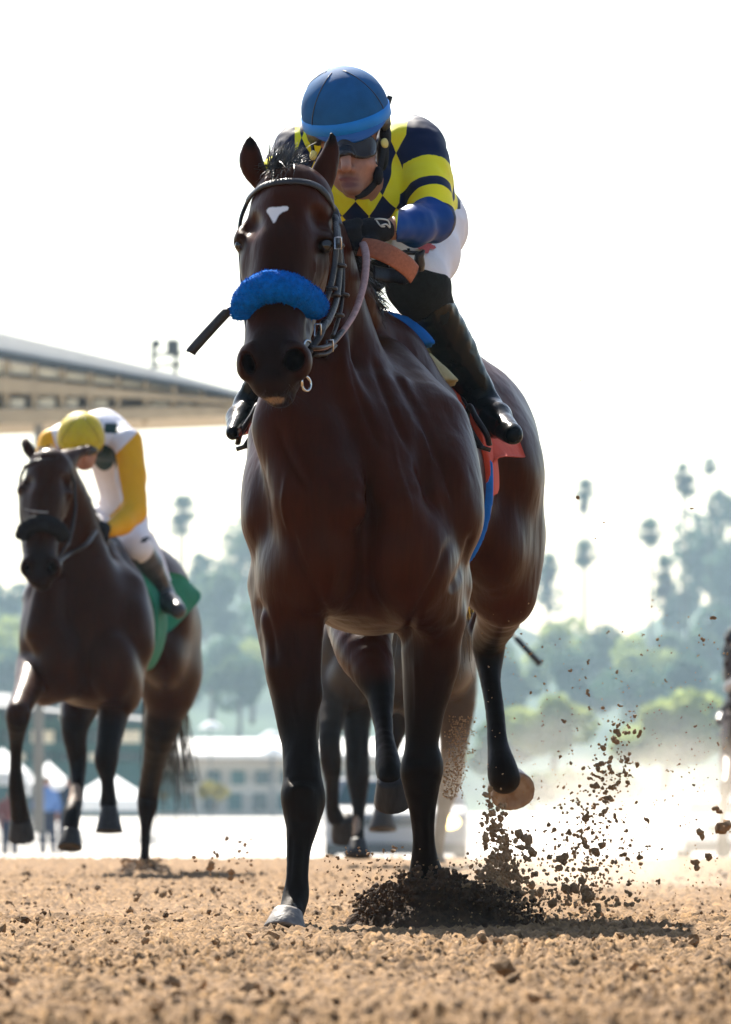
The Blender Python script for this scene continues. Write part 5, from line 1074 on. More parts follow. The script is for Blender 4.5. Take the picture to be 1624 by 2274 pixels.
# people beyond the rail
def bystander(x, Y, z, label, shirt, skin, trousers, lean=0.0, cap=None, bald=False):
    r = tag(empty('person', (x, Y, z)), label, 'person'); P = lambda a, b, c: np.array((x + a + lean*c*0.1, Y + b, z + c))
    pr = []
    def cc(pts, k=0.03):
        for (a, ra), (b_, rb) in zip(pts, pts[1:]): pr.append((Cone(P(*a), P(*b_), ra, rb), k, 'u'))
    cc([((0, 0, 1.0), .15), ((0, 0, 1.25), .16), ((0, 0, 1.42), .14)], .06); cc([((0, 0, 1.42), .07), ((0.02, -.02, 1.56), .06)]); pr.append((Ell(P(0.03, -.03, 1.66), (.08, .1, .12)), .03, 'u'))
    for s in (-1, 1):
        cc([((.20*s, 0, 1.40), .07), ((.27*s, .0, 1.13), .055), ((.22*s, -.12, .90), .045), ((.20*s, -.16, .80), .04)])
        cc([((.09*s, 0, .95), .12), ((.11*s, -.02, .52), .08), ((.12*s, .03, .10), .055), ((.13*s, -.12, .04), .045)])
    f = field_of(pr, .018); V, Q = f.mesh(2); add_mesh('body', V, Q, skin, r, True, dict(lip=V[:, 0]*0, stubble=V[:, 0]*0))
    for nm, m, c, s in (('shirt', shirt, (0, 0, 1.28), (.40, .3, .30)), ('trousers', trousers, (0, 0, .52), (.2, .3, .5))):
        g = shell(f, .014, [(Slab(P(*c), s), 0, 'u')], k=.01); add_mesh(nm, g[0], g[1], m, r)
    if cap: g = shell(f, .012, [(Slab(P(0.03, -.03, 1.76), (.2, .2, .09)), 0, 'u')], k=.01); add_mesh('cap', g[0], g[1], cap, r)
    return r
M_BLUESH = mat('blue_shirt', (0.11, 0.21, 0.46), 0.9, 0.2, 0.1); M_NAVYSH = mat('dark_shirt', (0.012, 0.025, 0.05), 0.9, 0.2, 0.1); M_JEANS = mat('dark_trousers', (0.012, 0.018, 0.045), 0.9, 0.2, 0.1); M_REDSH = mat('maroon_shirt', (0.16, 0.05, 0.05), 0.9, 0.2, 0.1)
M_CAPB = mat('black_cap', (0.01, 0.01, 0.012), 0.8, 0.2, 0.1); M_HAIRB = mat('brown_hair', (0.06, 0.03, 0.018), 0.8, 0.2, 0.1)
bystander(-7.20, 198, -.72, 'man in blue shirt standing beside the track', M_BLUESH, M_SKIN, M_JEANS, -0.4, M_HAIRB)
bystander(-6.86, 200, -.72, 'man in dark shirt and black cap beside the man in blue', M_NAVYSH, M_SKIN, M_JEANS, 0.2, M_CAPB)
bystander(-8.36, 205, -.95, 'person in maroon at the left edge beyond the rail', M_REDSH, M_SKIN, M_JEANS, 0, M_CAPB)
# white barrier along the far side of the track
bar = tag(empty('running_rail', (0, 216, -.75)), 'low white running rail on posts along the apron', 'running rail')
for i in range(20): MB().tube([(-11 + i*1.16, 216.05, -.75), (-11 + i*1.16, 216, -.30)], .022, 6).build('post', M_RAIL, bar)
MB().tube([(-11.5, 215.97, -.26), (11.5, 215.97, -.26)], 0.045, 8).build('top_rail', M_RAIL, bar)
# canopies
def canopy(x0, x1, yt, ye, Y, label, z0=-.8, dy=5):
    a = W(x0, ye, Y); b = W(x1, ye, Y); t = W((x0 + x1)/2, yt, Y)[2]; r = tag(empty('canopy', ((a[0] + b[0])/2, Y, z0)), label, 'canopy', 'white canopies beyond the rail'); xm, ze = (a[0] + b[0])/2, a[2]
    V = np.array([(a[0], Y, ze), (b[0], Y, ze), (b[0], Y + dy, ze), (a[0], Y + dy, ze), (xm, Y + dy/2, t), (a[0], Y, ze - .35), (b[0], Y, ze - .35), (b[0], Y + dy, ze - .35), (a[0], Y + dy, ze - .35)])
    add_mesh('canvas', V, [(0, 1, 4), (1, 2, 4), (2, 3, 4), (3, 0, 4), (5, 6, 1, 0), (6, 7, 2, 1), (7, 8, 3, 2), (8, 5, 0, 3)], M_TENT, r, False)
    for px_, py_ in ((a[0], Y), (b[0], Y), (b[0], Y + dy), (a[0], Y + dy)): MB().tube([(px_, py_, ze - .3), (px_, py_, z0)], .04, 6).build('leg', M_DARKST, r)
canopy(-60, 55, 1660, 1715, 240, 'white canopy at the left edge of the picture'); canopy(52, 150, 1690, 1740, 250, 'white canopy behind the two men'); canopy(150, 330, 1715, 1775, 260, 'wide white canopy right of the two men')
# dark block under the stand
dk = tag(empty('stand_building', tuple(W(60, 1812, 300))), 'grey glazed building below the grandstand on the left', 'building')
def bx(name, m, par, x0, y0, x1, y1, Y, d): a = W(x0, y0, Y); b = W(x1, y1, Y); return MB().box(((a[0]+b[0])/2, Y + d/2, (a[2]+b[2])/2), (abs(b[0]-a[0]), d, abs(a[2]-b[2]))).build(name, m, par, False)
bx('wall', M_TEAL, dk, -260, 1560, 325, 1815, 300, 14)
for i, (y0, y1) in enumerate(((1580, 1598), (1622, 1650), (1672, 1690))):
    for k in range(9): bx('window', M_GLASS if (i + k) % 3 else M_CREAM2, dk, -250 + k*64, y0, -200 + k*64, y1, 299.8, .3)
add_mesh('awning', np.array([W(-260, 1545, 296), W(330, 1600, 296), W(330, 1575, 310), W(-260, 1510, 310), W(-260, 1552, 296), W(330, 1608, 296)]), [(0, 1, 2, 3), (4, 5, 1, 0)], M_DARKST, dk, False)
# pavilion with windows, parasols
pv = tag(empty('pavilion', tuple(W(560, 1812, 420))), 'long cream pavilion with teal windows and a white roof', 'building')
bx('wall', M_WALLW, pv, 330, 1672, 1010, 1815, 420, 18)
a = [W(320, 1674, 418), W(1020, 1674, 418), W(1020, 1640, 428), W(320, 1640, 428)]; add_mesh('roof', np.array([*a, *[q - np.array((0, 0, .25)) for q in a]]), [(0, 1, 2, 3), (7, 6, 5, 4), (0, 4, 5, 1), (1, 5, 6, 2), (2, 6, 7, 3), (3, 7, 4, 0)], M_ROOFTOP, pv, False)
bx('fascia', M_BEAM, pv, 325, 1680, 1015, 1690, 419.5, .4)
for k in range(12):
    bx('window', M_GLASS if k % 3 else M_TEAL, pv, 352 + k*54, 1712, 382 + k*54, 1742, 419.7, .4); bx('window', M_TEAL if k % 2 else M_GLASS, pv, 342 + k*55, 1762, 372 + k*55, 1800, 419.7, .4)
bx('dark_doorway', M_TEAL, pv, 345, 1715, 395, 1805, 419.6, .3)
def parasol(x, y, Y, wpx, label):
    p = W(x, y, Y); r = tag(empty('parasol', (p[0], Y, 0)), label, 'parasol', 'white parasols on the pavilion terrace'); R = PX(wpx/2, Y)
    MB().lathe([(R, 0), (R*.96, .10*R), (R*.6, .42*R), (R*.2, .62*R), (0.02, .66*R)], (p[0], Y, p[2]), 10).build('canopy', M_TENT, r); MB().tube([(p[0], Y, p[2] + .5*R), (p[0], Y, 0)], R*.06, 6).build('pole', M_DARKST, r)
parasol(468, 1618, 416, 52, 'white parasol standing highest above the pavilion roof'); parasol(602, 1640, 415, 52, 'upper white parasol nearest the leading horse'); parasol(607, 1675, 410, 56, 'lower white parasol nearest the leading horse')
# cars
def wheel(c, r, par, w=.2):
    t = MB().lathe([(r*.55, -w/2), (r*.95, -w/2), (r, -w/3), (r, w/3), (r*.95, w/2), (r*.55, w/2)], c, 16, Vector((1, 0, 0)).to_track_quat('Z', 'Y').to_matrix(), False).build('wheel', M_TYRE, par)
    MB().lathe([(r*.56, -w*.3), (r*.56, w*.3)], c, 12, Vector((1, 0, 0)).to_track_quat('Z', 'Y').to_matrix()).build('rim', M_STEEL, t); return t
def vehicle(c, w, h, ln, label, paint, lit, truck=False):
    r = tag(empty('truck' if truck else 'car', c), label, 'truck' if truck else 'car'); x, y, z = c; H = h
    prof = [(-ln/2, .28), (-ln/2, .62*H), (-ln*.42, .66*H), (-ln*.2, .70*H), (-ln*.08, H), (ln*.28, H), (ln*.42, .68*H), (ln/2, .64*H), (ln/2, .28)]
    if truck: prof = [(-ln/2, .4), (-ln/2, .60*H), (-ln*.46, .66*H), (-ln*.22, .70*H), (-ln*.16, H), (ln*.5, H), (ln*.5, .4)]
    L = [(-w/2, 1.0), (-w/2*.98, 1), (w/2*.98, 1), (w/2, 1)]; V = []; n = len(prof)
    for sx in (-1, 1):
        for (b_, q) in prof: V.append((x + sx*w/2*(1 - .16*max(0, (q/H - .68)/.32)), y + b_, z + q))
    body = add_mesh('body', np.array(V), [tuple(range(n))[::-1], tuple(range(n, 2*n))] + [(i, (i+1) % n, n + (i+1) % n, n + i) for i in range(n)], paint, r, False)
    bm_ = body.modifiers.new('edge', 'BEVEL'); bm_.width = .06; bm_.segments = 2
    f0, f1 = (prof[3], prof[4]); A = np.array([(x - w*.42, y + f0[0] - .03, z + f0[1] + .03), (x + w*.42, y + f0[0] - .03, z + f0[1] + .03), (x + w*.36, y + f1[0] - .03, z + f1[1] - .05), (x - w*.36, y + f1[0] - .03, z + f1[1] - .05)])
    add_mesh('windscreen', np.vstack([A, A + (0, .02, 0)]), [(0, 1, 2, 3), (7, 6, 5, 4)], M_GLASS, r, False)
    for s in (-1, 1):
        MB().ball((x + s*w*.37, y - ln/2 - .01, z + .52*H), (.095*w/1.8*(1.4 if truck else 1), .05, .085*(1.4 if truck else 1)), 12, 8).build('headlight', M_LAMP if lit else M_STEEL, r)
        wheel((x + s*(w/2 - .1), y - ln*.32, z + .34), .34, r); wheel((x + s*(w/2 - .1), y + ln*.32, z + .34), .34, r)
    MB().box((x, y - ln/2 - .03, z + .36), (w*.96, .1, .2)).build('bumper', M_DARKST, r, False); MB().box((x, y - ln/2 - .02, z + .52*H), (w*.45, .06, .16)).build('grille', M_DARKST, r, False)
    return r
t_ = W(880, 1822, 155.0); vehicle((t_[0], 155 + 2.6, -.75), 2.55, 1.62, 5.2, 'grey truck with lit headlights following behind the horses', M_TRUCK, True, True)
c_ = W(1618, 1850, 165.0); vehicle((c_[0], 165 + 2, -.75), 1.75, 1.36, 4.2, 'white car at the right edge behind the dust', M_CAR, False)
# trees
def leaf_mat(nm, a, b_): 
    m = mat(nm, a, 0.8, 0.2, 0.0, 0.6, col2=b_); n, l, b = nodes(m)
    tr_ = n.new('ShaderNodeBsdfTranslucent'); l.new(b.inputs['Base Color'].links[0].from_socket, tr_.inputs['Color']); ms = n.new('ShaderNodeMixShader'); ms.inputs[0].default_value = .5
    l.new(b.outputs[0], ms.inputs[1]); l.new(tr_.outputs[0], ms.inputs[2]); l.new(ms.outputs[0], n['Material Output'].inputs['Surface']); return m
M_LEAF = leaf_mat('dark_foliage', (0.045, 0.090, 0.060), (0.07, 0.125, 0.07)); M_LEAFY = leaf_mat('pale_foliage', (0.22, 0.28, 0.08), (0.34, 0.38, 0.13)); M_LEAFM = leaf_mat('mid_foliage', (0.06, 0.11, 0.055), (0.11, 0.16, 0.075)); M_BARK = mat('bark', (0.10, 0.075, 0.055), 0.95, 0.1, 0.3); M_YEL = leaf_mat('yellow_bush', (0.17, 0.16, 0.03), (0.24, 0.21, 0.05))
def crown_mesh(name, c, rad, n, size, m, par, seed, lumps=9):
    rg = np.random.default_rng(seed); c = np.array(c); rad = np.array(rad)
    L = rg.normal(0, 1, (lumps, 3)); L /= np.linalg.norm(L, axis=1)[:, None]; L *= rg.uniform(.35, .85, (lumps, 1)); L[:, 2] = L[:, 2]*.8 + .05; lr = rg.uniform(.25, .5, lumps)
    k = rg.integers(0, lumps, n); d = rg.normal(0, 1, (n, 3)); d /= np.linalg.norm(d, axis=1)[:, None]
    P = (L[k] + d*(lr[k]*rg.uniform(.55, 1.05, n)**.5)[:, None])*rad + c
    u = rg.normal(0, 1, (n, 3)); u /= np.linalg.norm(u, axis=1)[:, None]; v = np.cross(u, rg.normal(0, 1, (n, 3))); v /= np.linalg.norm(v, axis=1)[:, None]; s = size*rg.uniform(.6, 1.3, (n, 1))
    V = np.stack([P - u*s, P - v*s*.6, P + u*s, P + v*s*.6], 1).reshape(-1, 3)
    return add_mesh(name, V, np.arange(4*n).reshape(-1, 4), m, par, False)
def tree(x, ytop, ybase, wpx, Y, m, label, seed, n=1500, group='trees on the hazy hillside', z0=None):
    top = W(x, ytop, Y); bs = W(x, ybase, Y); h = top[2] - bs[2]; r = tag(empty('tree', tuple(bs)), label, 'tree', group); R = PX(wpx/2, Y)
    MB().tube(spline([bs - (0, 0, .5), bs + (R*.05, 0, h*.3), bs + (-R*.04, 0, h*.65)], 4), np.linspace(R*.09, R*.04, 9), 7).tube([bs + (0, 0, h*.35), bs + (R*.4, R*.1, h*.62)], [R*.05, R*.02], 6).tube([bs + (0, 0, h*.3), bs + (-R*.42, -R*.1, h*.58)], [R*.05, R*.02], 6).build('trunk', M_BARK, r)
    crown_mesh('crown', bs + np.array((0, 0, h*.58)), (R*1.05, R*.9, h*.46), n, R*.11, m, r, seed); return r
def palm(x, y, Y, wpx, zb, seed, skirt=True, lean=0):
    p = W(x, y, Y); R = PX(wpx/2, Y); r = tag(empty('palm_tree', (p[0] + lean, Y, zb)), 'tall fan palm with round crown above the hazy hill', 'palm tree', 'fan palms above the hazy hill'); rg = np.random.default_rng(seed)
    MB().tube(spline([(p[0] + lean, Y, zb), (p[0] + lean*.3, Y, (zb + p[2])/2), (p[0], Y, p[2])], 5), np.linspace(R*.11, R*.07, 11), 8).build('trunk', M_BARK, r)
    V = []; Fs = []
    for i in range(80):
        a = rg.uniform(0, 2*np.pi); e = rg.uniform(-1.1, 1.35); d = np.array((math.cos(a)*math.cos(e), math.sin(a)*math.cos(e), math.sin(e))); ln = R*rg.uniform(.75, 1.05)*(1 if e > -.5 else .8)
        s = np.cross(d, (0, 0, 1)) + 1e-6; s /= np.linalg.norm(s); q = p + d*ln*.45; w = R*.30; k = len(V)
        V += [p, q, q + s*w*.6 + d*ln*.2, q + s*w*.35 + d*ln*.5 - np.array((0, 0, .1*R)), q + d*ln*.58 - np.array((0, 0, .12*R)), q - s*w*.35 + d*ln*.5 - np.array((0, 0, .1*R)), q - s*w*.6 + d*ln*.2]
        Fs += [(k, k+1, k+2), (k+1, k+2, k+3), (k+1, k+3, k+4), (k+1, k+4, k+5), (k+1, k+5, k+6), (k, k+6, k+1)]
    add_mesh('crown', np.array(V), Fs, M_LEAF, r, False)
    if skirt: crown_mesh('dead_fronds', p - np.array((0, 0, R*.9)), (R*.4, R*.4, R*.8), 140, R*.18, M_BARK, r, seed + 50, 4)
    return r
# hills: long rounded ridges behind everything
def ridge(name, Y, pts, depth, m, label, seed):
    xs = np.linspace(pts[0][0], pts[-1][0], 160); top = np.interp(xs, [p[0] for p in pts], [p[1] for p in pts]); X = (xs - CX)*Y/F; H = (HY - top)*Y/F + 0.0
    H = H + (fbm(np.stack([X*.12, X*0, X*0], -1), 4, seed) - .5)*5; ts = np.linspace(0, 1, 24)
    Xg = np.repeat(X[:, None], 24, 1); Yg = Y - depth*.5 + np.repeat(ts[None], len(X), 0)*depth*1.5; Zg = H[:, None]*np.sin(np.clip(ts*1.5, 0, 1)*np.pi/2)[None] * np.where(ts > .67, 1 - (ts - .67)*1.2, 1)[None]
    Zg = Zg + (fbm(np.stack([Xg*.05, Yg*.05, Xg*0], -1), 4, seed + 3) - .5)*6*np.sin(ts*np.pi)[None]
    V = np.stack([Xg, Yg, Zg], -1).reshape(-1, 3); i = np.arange(len(X)*24).reshape(len(X), 24); Q = np.stack([i[:-1, :-1], i[1:, :-1], i[1:, 1:], i[:-1, 1:]], -1).reshape(-1, 4)
    return tag(add_mesh(name, V, Q, m), label, kind='structure')
M_HILL = mat('hill_scrub', (0.04, 0.075, 0.055), 1.0, 0.1, 0.5, 0.05, col2=(0.08, 0.12, 0.07))
ridge('hill', 1500, [(-900, 1250), (0, 1290), (300, 1240), (520, 1215), (620, 1260), (900, 1310), (1180, 1330), (1300, 1365), (1400, 1400), (1480, 1360), (1624, 1300), (2600, 1200)], 300, M_HILL, 'hazy blue wooded hill behind the racetrack', 5)
rg = np.random.default_rng(21); sd_ = 100
for x, yt, yb, w, Y, m, lb in ((30, 1270, 1480, 170, 1250, M_LEAF, 'dark hazy tree behind the left horse, at the left edge of the picture'), (-60, 1300, 1500, 180, 1230, M_LEAFM, 'hazy green tree cut off by the left edge of the picture'),
    (455, 1205, 1420, 150, 1280, M_LEAF, 'dark hazy hilltop tree just right of the left horse rump'), (540, 1160, 1400, 130, 1300, M_LEAFM, 'tall hazy hilltop tree beside the leading horse left shoulder'), (500, 1260, 1480, 150, 1200, M_LEAFM, 'rounded hazy green tree just below the left hilltop trees'),
    (470, 1400, 1600, 160, 1050, M_LEAF, 'dark hillside tree right above the highest white parasol'), (560, 1380, 1600, 150, 1060, M_LEAFY, 'pale green tree on the hillside left of the leading horse foreleg'), (530, 1450, 1640, 140, 980, M_LEAFM, 'green tree standing just behind the white pavilion roof'), (620, 1330, 1560, 170, 1150, M_LEAF, 'dark hazy tree mostly hidden behind the leading horse'),
    (1215, 1250, 1400, 70, 1350, M_LEAF, 'slim dark tree close beside the leading horse right thigh'), (1240, 1365, 1560, 170, 1150, M_LEAFY, 'pale green tree on the hillside beside the middle horse whip'), (1340, 1385, 1570, 150, 1120, M_LEAFM, 'green hillside tree below the pair of palms at the centre right'), (1430, 1405, 1590, 150, 1100, M_LEAFY, 'pale hillside tree under the dip in the skyline'), (1540, 1360, 1580, 170, 1150, M_LEAFM, 'green hillside tree below the tallest tree on the right'), (1620, 1310, 1560, 200, 1180, M_LEAF, 'dark hillside tree above the horse cut off at the right edge'),
    (1300, 1450, 1640, 170, 980, M_LEAF, 'dark tree between the two yellow-green trees'), (1420, 1470, 1660, 170, 960, M_LEAF, 'dark tree rising behind the wide yellow-green tree, left half'), (1560, 1450, 1660, 190, 970, M_LEAF, 'dark tree rising behind the wide yellow-green tree, right half'), (1160, 1420, 1640, 150, 1000, M_LEAFM, 'green tree showing behind the raised hind leg cannon'),
    (1590, 1090, 1420, 190, 1300, M_LEAF, 'tallest dark tree on the skyline at the right'), (1650, 1180, 1480, 200, 1280, M_LEAF, 'big dark tree cut off by the right edge beside the tallest tree'), (1500, 1250, 1440, 120, 1320, M_LEAFM, 'hazy skyline tree just left of the tallest tree'), (60, 1370, 1580, 170, 1050, M_LEAFY, 'pale green tree behind the left horse shoulder'), (20, 1440, 1620, 160, 1000, M_LEAF, 'dark tree behind the left horse raised knee'), (370, 1420, 1620, 170, 1020, M_LEAF, 'dark tree behind the left horse hindquarters')):
    sd_ += 1; tree(x, yt, yb, w, Y, m, lb, sd_)
for x, y, w, lb in ((1300, 1090, 50, 'upper palm of the pair standing alone right of the leading horse'), (1297, 1230, 62, 'lower palm of the pair standing alone right of the leading horse'), (1527, 1080, 50, 'palm with its crown touching the tall tree on the right skyline'), (1515, 1052, 44, 'thin palm rising just left above the tall tree on the right'), (1576, 1036, 38, 'small-crowned palm rising highest above the tall tree on the right'), (1445, 1182, 62, 'wide-crowned palm standing alone left of the tall tree'), (1478, 1265, 62, 'short palm at the foot of the tall tree on the right'),
    (408, 1135, 66, 'taller palm above the left horse rump'), (398, 1172, 48, 'smaller palm close under the taller palm above the left horse rump'), (1218, 1255, 52, 'palm half hidden beside the leading horse thigh')):
    sd_ += 1; q_ = palm(x, y, 1150, w*1.35, 14.0, sd_, sd_ % 3 == 0); q_['label'] = lb
tree(1228, 1532, 1725, 190, 620, M_LEAFY, 'rounded yellow-green tree just right of the raised hind leg', 301, 2600, 'leafy trees above the dust'); tree(1475, 1552, 1745, 300, 600, M_LEAFY, 'wide yellow-green tree above the flying dirt on the right', 302, 3200, 'leafy trees above the dust'); tree(1100, 1600, 1760, 150, 640, M_LEAFM, 'green tree partly hidden behind the raised hind leg', 303, 1800, 'leafy trees above the dust')
for x, y, w, Y, m, lb in ((478, 1760, 80, 380, M_YEL, 'yellow-green shrub in front of the pavilion'), (362, 1768, 26, 300, M_YEL, 'small yellow flowering shrub left of the pavilion'), (1350, 1740, 260, 520, M_LEAFM, 'low hedge-like shrub in the dust on the right'), (1180, 1745, 200, 540, M_LEAFM, 'low shrub in the dust beside the raised hoof')):
    p = W(x, y, Y); R = PX(w/2, Y); s = tag(empty('shrub', (p[0], Y, p[2] - R)), lb, 'shrub'); crown_mesh('foliage', p, (R, R*.8, R*.85 if w < 120 else R*.4), 700, R*.13, m, s, int(x)); MB().tube([p - (0, 0, R), p], [R*.07, R*.04], 6).build('stem', M_BARK, s)
print('background', round(time.time()-T0, 1))
# ------------------------------------------------------------------ thrown dirt
M_CLOD = mat('dirt_clod', (0.32, 0.20, 0.105), 0.95, 0.15, 0.4, 40, bump=0.6, bscale=150)
M_WET_SHADE = mat('damp_shaded_dirt', (0.062, 0.037, 0.021), 0.95, 0.12, 0.5, 40, bump=0.6, bscale=150)  # damp dirt, with the horse's backlit shade painted into its dark colour
ICO_V = []; _p = (1 + 5**.5)/2
for a in (-1, 1):
    for b in (-_p, _p): ICO_V += [(0, a, b), (a, b, 0), (b, 0, a)]
ICO_V = np.array(ICO_V)/math.sqrt(1 + _p*_p)
def hull_faces(V):
    out = []
    for i in range(12):
        for j in range(i+1, 12):
            for k in range(j+1, 12):
                n = np.cross(V[j]-V[i], V[k]-V[i]); s = (V - V[i]) @ n
                if (s < 1e-6).all(): out.append((i, j, k))
                elif (s > -1e-6).all(): out.append((i, k, j))
    return np.array(out)
ICO_F = hull_faces(ICO_V)
def clods(name, P, S, seed, m=M_CLOD, parent=None):
    """many lumps in one mesh: each an uneven 20-sided stone"""
    rg = np.random.default_rng(seed); n = len(P); q = rg.normal(0, 1, (n, 4)); q /= np.linalg.norm(q, axis=1)[:, None]; a, b, c, d = q.T
    R = np.stack([np.stack([1-2*(c*c+d*d), 2*(b*c-a*d), 2*(b*d+a*c)], -1), np.stack([2*(b*c+a*d), 1-2*(b*b+d*d), 2*(c*d-a*b)], -1), np.stack([2*(b*d-a*c), 2*(c*d+a*b), 1-2*(b*b+c*c)], -1)], 1)
    V = ICO_V[None]*rg.uniform(.6, 1.25, (n, 12, 1))*rg.uniform(.65, 1.2, (n, 1, 3)); V = np.einsum('nij,nkj->nki', R, V)*np.asarray(S)[:, None, None] + np.asarray(P)[:, None]
    Fc = (ICO_F[None] + 12*np.arange(n)[:, None, None]).reshape(-1, 3)
    return add_mesh(name, V.reshape(-1, 3), Fc, m, parent, False)
rg = np.random.default_rng(31)
n = 26000; Yc = 10.5 + 34*rg.random(n)**1.5; Xc = (rg.random(n)*2 - 1)*(0.05*Yc + .12); Sz = np.exp(rg.normal(-5.65, 0.5, n)); keep = fbm(np.stack([Xc*3, Yc*1.5, Xc*0], -1), 3, 60) > .40; Xc, Yc, Sz = Xc[keep], Yc[keep], Sz[keep]
tag(clods('loose_dirt', np.stack([Xc, Yc, track_z(Xc, Yc) + Sz*.35], -1), Sz, 1, M_DIRT), 'loose crumbs of dirt strewn over the track', kind='stuff')
n = 380; Yc = 11 + 30*rg.random(n)**1.3; Xc = (rg.random(n)*2 - 1)*(0.05*Yc + .1); Sz = np.exp(rg.normal(-4.45, 0.35, n))
tag(clods('dirt_lumps', np.stack([Xc, Yc, track_z(Xc, Yc) + Sz*.3], -1), Sz, 2, M_CLOD), 'darker lumps of turned dirt on the track', kind='stuff')
# the mound and crown of dirt bursting round the planted forehoof
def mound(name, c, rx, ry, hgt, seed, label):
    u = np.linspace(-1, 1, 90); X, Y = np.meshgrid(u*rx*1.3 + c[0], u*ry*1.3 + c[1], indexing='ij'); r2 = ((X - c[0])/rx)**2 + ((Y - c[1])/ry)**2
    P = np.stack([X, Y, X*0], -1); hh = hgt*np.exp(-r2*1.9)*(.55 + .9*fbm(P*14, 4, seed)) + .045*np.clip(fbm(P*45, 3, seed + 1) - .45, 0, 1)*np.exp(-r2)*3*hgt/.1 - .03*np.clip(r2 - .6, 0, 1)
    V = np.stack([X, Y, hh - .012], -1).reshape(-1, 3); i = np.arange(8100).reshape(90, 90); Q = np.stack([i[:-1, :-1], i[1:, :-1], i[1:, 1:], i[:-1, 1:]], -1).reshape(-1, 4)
    return tag(add_mesh(name, V, Q, M_WET_SHADE), label, kind='stuff')
c = W(965, 2048, 22.5)
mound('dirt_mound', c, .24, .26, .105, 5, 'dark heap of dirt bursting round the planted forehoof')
def spray(px0, px1, py0, py1, Y0, Y1, n, smin_, smax_, w=None, seed=0):
    r_ = np.random.default_rng(seed); x = r_.uniform(px0, px1, n*4); y = r_.uniform(py0, py1, n*4); Y = r_.uniform(Y0, Y1, n*4)
    if w is not None: k = r_.random(n*4) < w(x, y); x, y, Y = x[k], y[k], Y[k]
    x, y, Y = x[:n], y[:n], Y[:n]; P = np.stack([(x - CX)*Y/F, Y, CAMZ + (HY - y)*Y/F], -1)
    return P, np.exp(r_.uniform(math.log(smin_), math.log(smax_), len(P)))
# crown of clods above the mound
def wc(x, y): return np.clip(1 - np.abs((y - np.interp(x, [780, 860, 930, 1000, 1090, 1200], [2032, 1995, 1966, 1972, 2000, 2042]))/46), 0, 1)**1.2*np.clip(np.minimum((x - 775)/50, (1215 - x)/130), 0, 1)
P1, S1 = spray(780, 1210, 1915, 2062, 22.25, 22.75, 2300, .0025, .011, wc, 3)
def wp(x, y): cx = np.interp(y, [1760, 1840, 1900, 2040], [1085, 1105, 1120, 1110]); return np.clip(1 - np.abs(x - cx)/np.interp(y, [1760, 1850, 1940, 2040], [26, 48, 80, 110]), 0, 1)**1.1*np.interp(y, [1740, 1860, 1960], [.12, .6, 1])
P2, S2 = spray(1000, 1240, 1740, 2045, 22.5, 23.2, 950, .0026, .011, wp, 4)
def wq(x, y): cx = np.interp(y, [1560, 1700, 1850, 2030], [1400, 1350, 1300, 1290]); return np.clip(1 - np.abs(x - cx)/np.interp(y, [1560, 1750, 2030], [60, 90, 190]), 0, 1)**1.3*np.interp(y, [1540, 1800, 1990], [.2, .7, 1])
P3, S3 = spray(1100, 1520, 1560, 2045, 22.3, 24.2, 900, .0022, .007, wq, 5)
P4, S4 = spray(1050, 1640, 1330, 2030, 21.8, 25.5, 700, .0012, .0035, lambda x, y: np.interp(y, [1300, 1700, 2000], [.15, .8, 1]), 6)
P5, S5 = spray(984, 1058, 1590, 1775, 22.9, 23.6, 550, .0012, .0036, lambda x, y: np.clip(1 - np.abs(x - np.interp(y, [1590, 1870], [1030, 985]))/38, 0, 1), 7)
P8, S8 = spray(760, 1260, 1880, 2050, 22.2, 22.9, 420, .0015, .005, lambda x, y: np.clip(1 - np.abs(x - 1000)/260, 0, 1)*np.interp(y, [1880, 2000], [.1, 1]), 18)
P6, S6 = spray(690, 900, 1880, 2010, 22.3, 22.8, 130, .002, .006, lambda x, y: np.interp(x, [690, 900], [.2, 1]), 8)
P7, S7 = spray(430, 560, 1850, 1960, 25, 30, 26, .003, .009, None, 9)
tag(clods('dirt_burst', P1, S1, 19, M_WET_SHADE), 'dark damp crumbs with painted-in shade bursting round the planted forehoof', kind='stuff')
tag(clods('dirt_spray', np.concatenate([P2, P3, P4, P5, P6, P7, P8]), np.concatenate([S2, S3, S4, S5, S6, S7, S8]), 9), 'crumbs of dirt flying from the hooves', kind='stuff')
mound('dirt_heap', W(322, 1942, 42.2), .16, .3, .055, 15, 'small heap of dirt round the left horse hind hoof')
PL_, SL_ = spray(270, 372, 1908, 1948, 41.9, 42.4, 160, .006, .016, lambda x, y: np.clip(1 - np.abs(x - 318)/55, 0, 1), 10); tag(clods('dirt_scatter', PL_, SL_, 10), 'crumbs of dirt round the left horse hind hoof', kind='stuff')
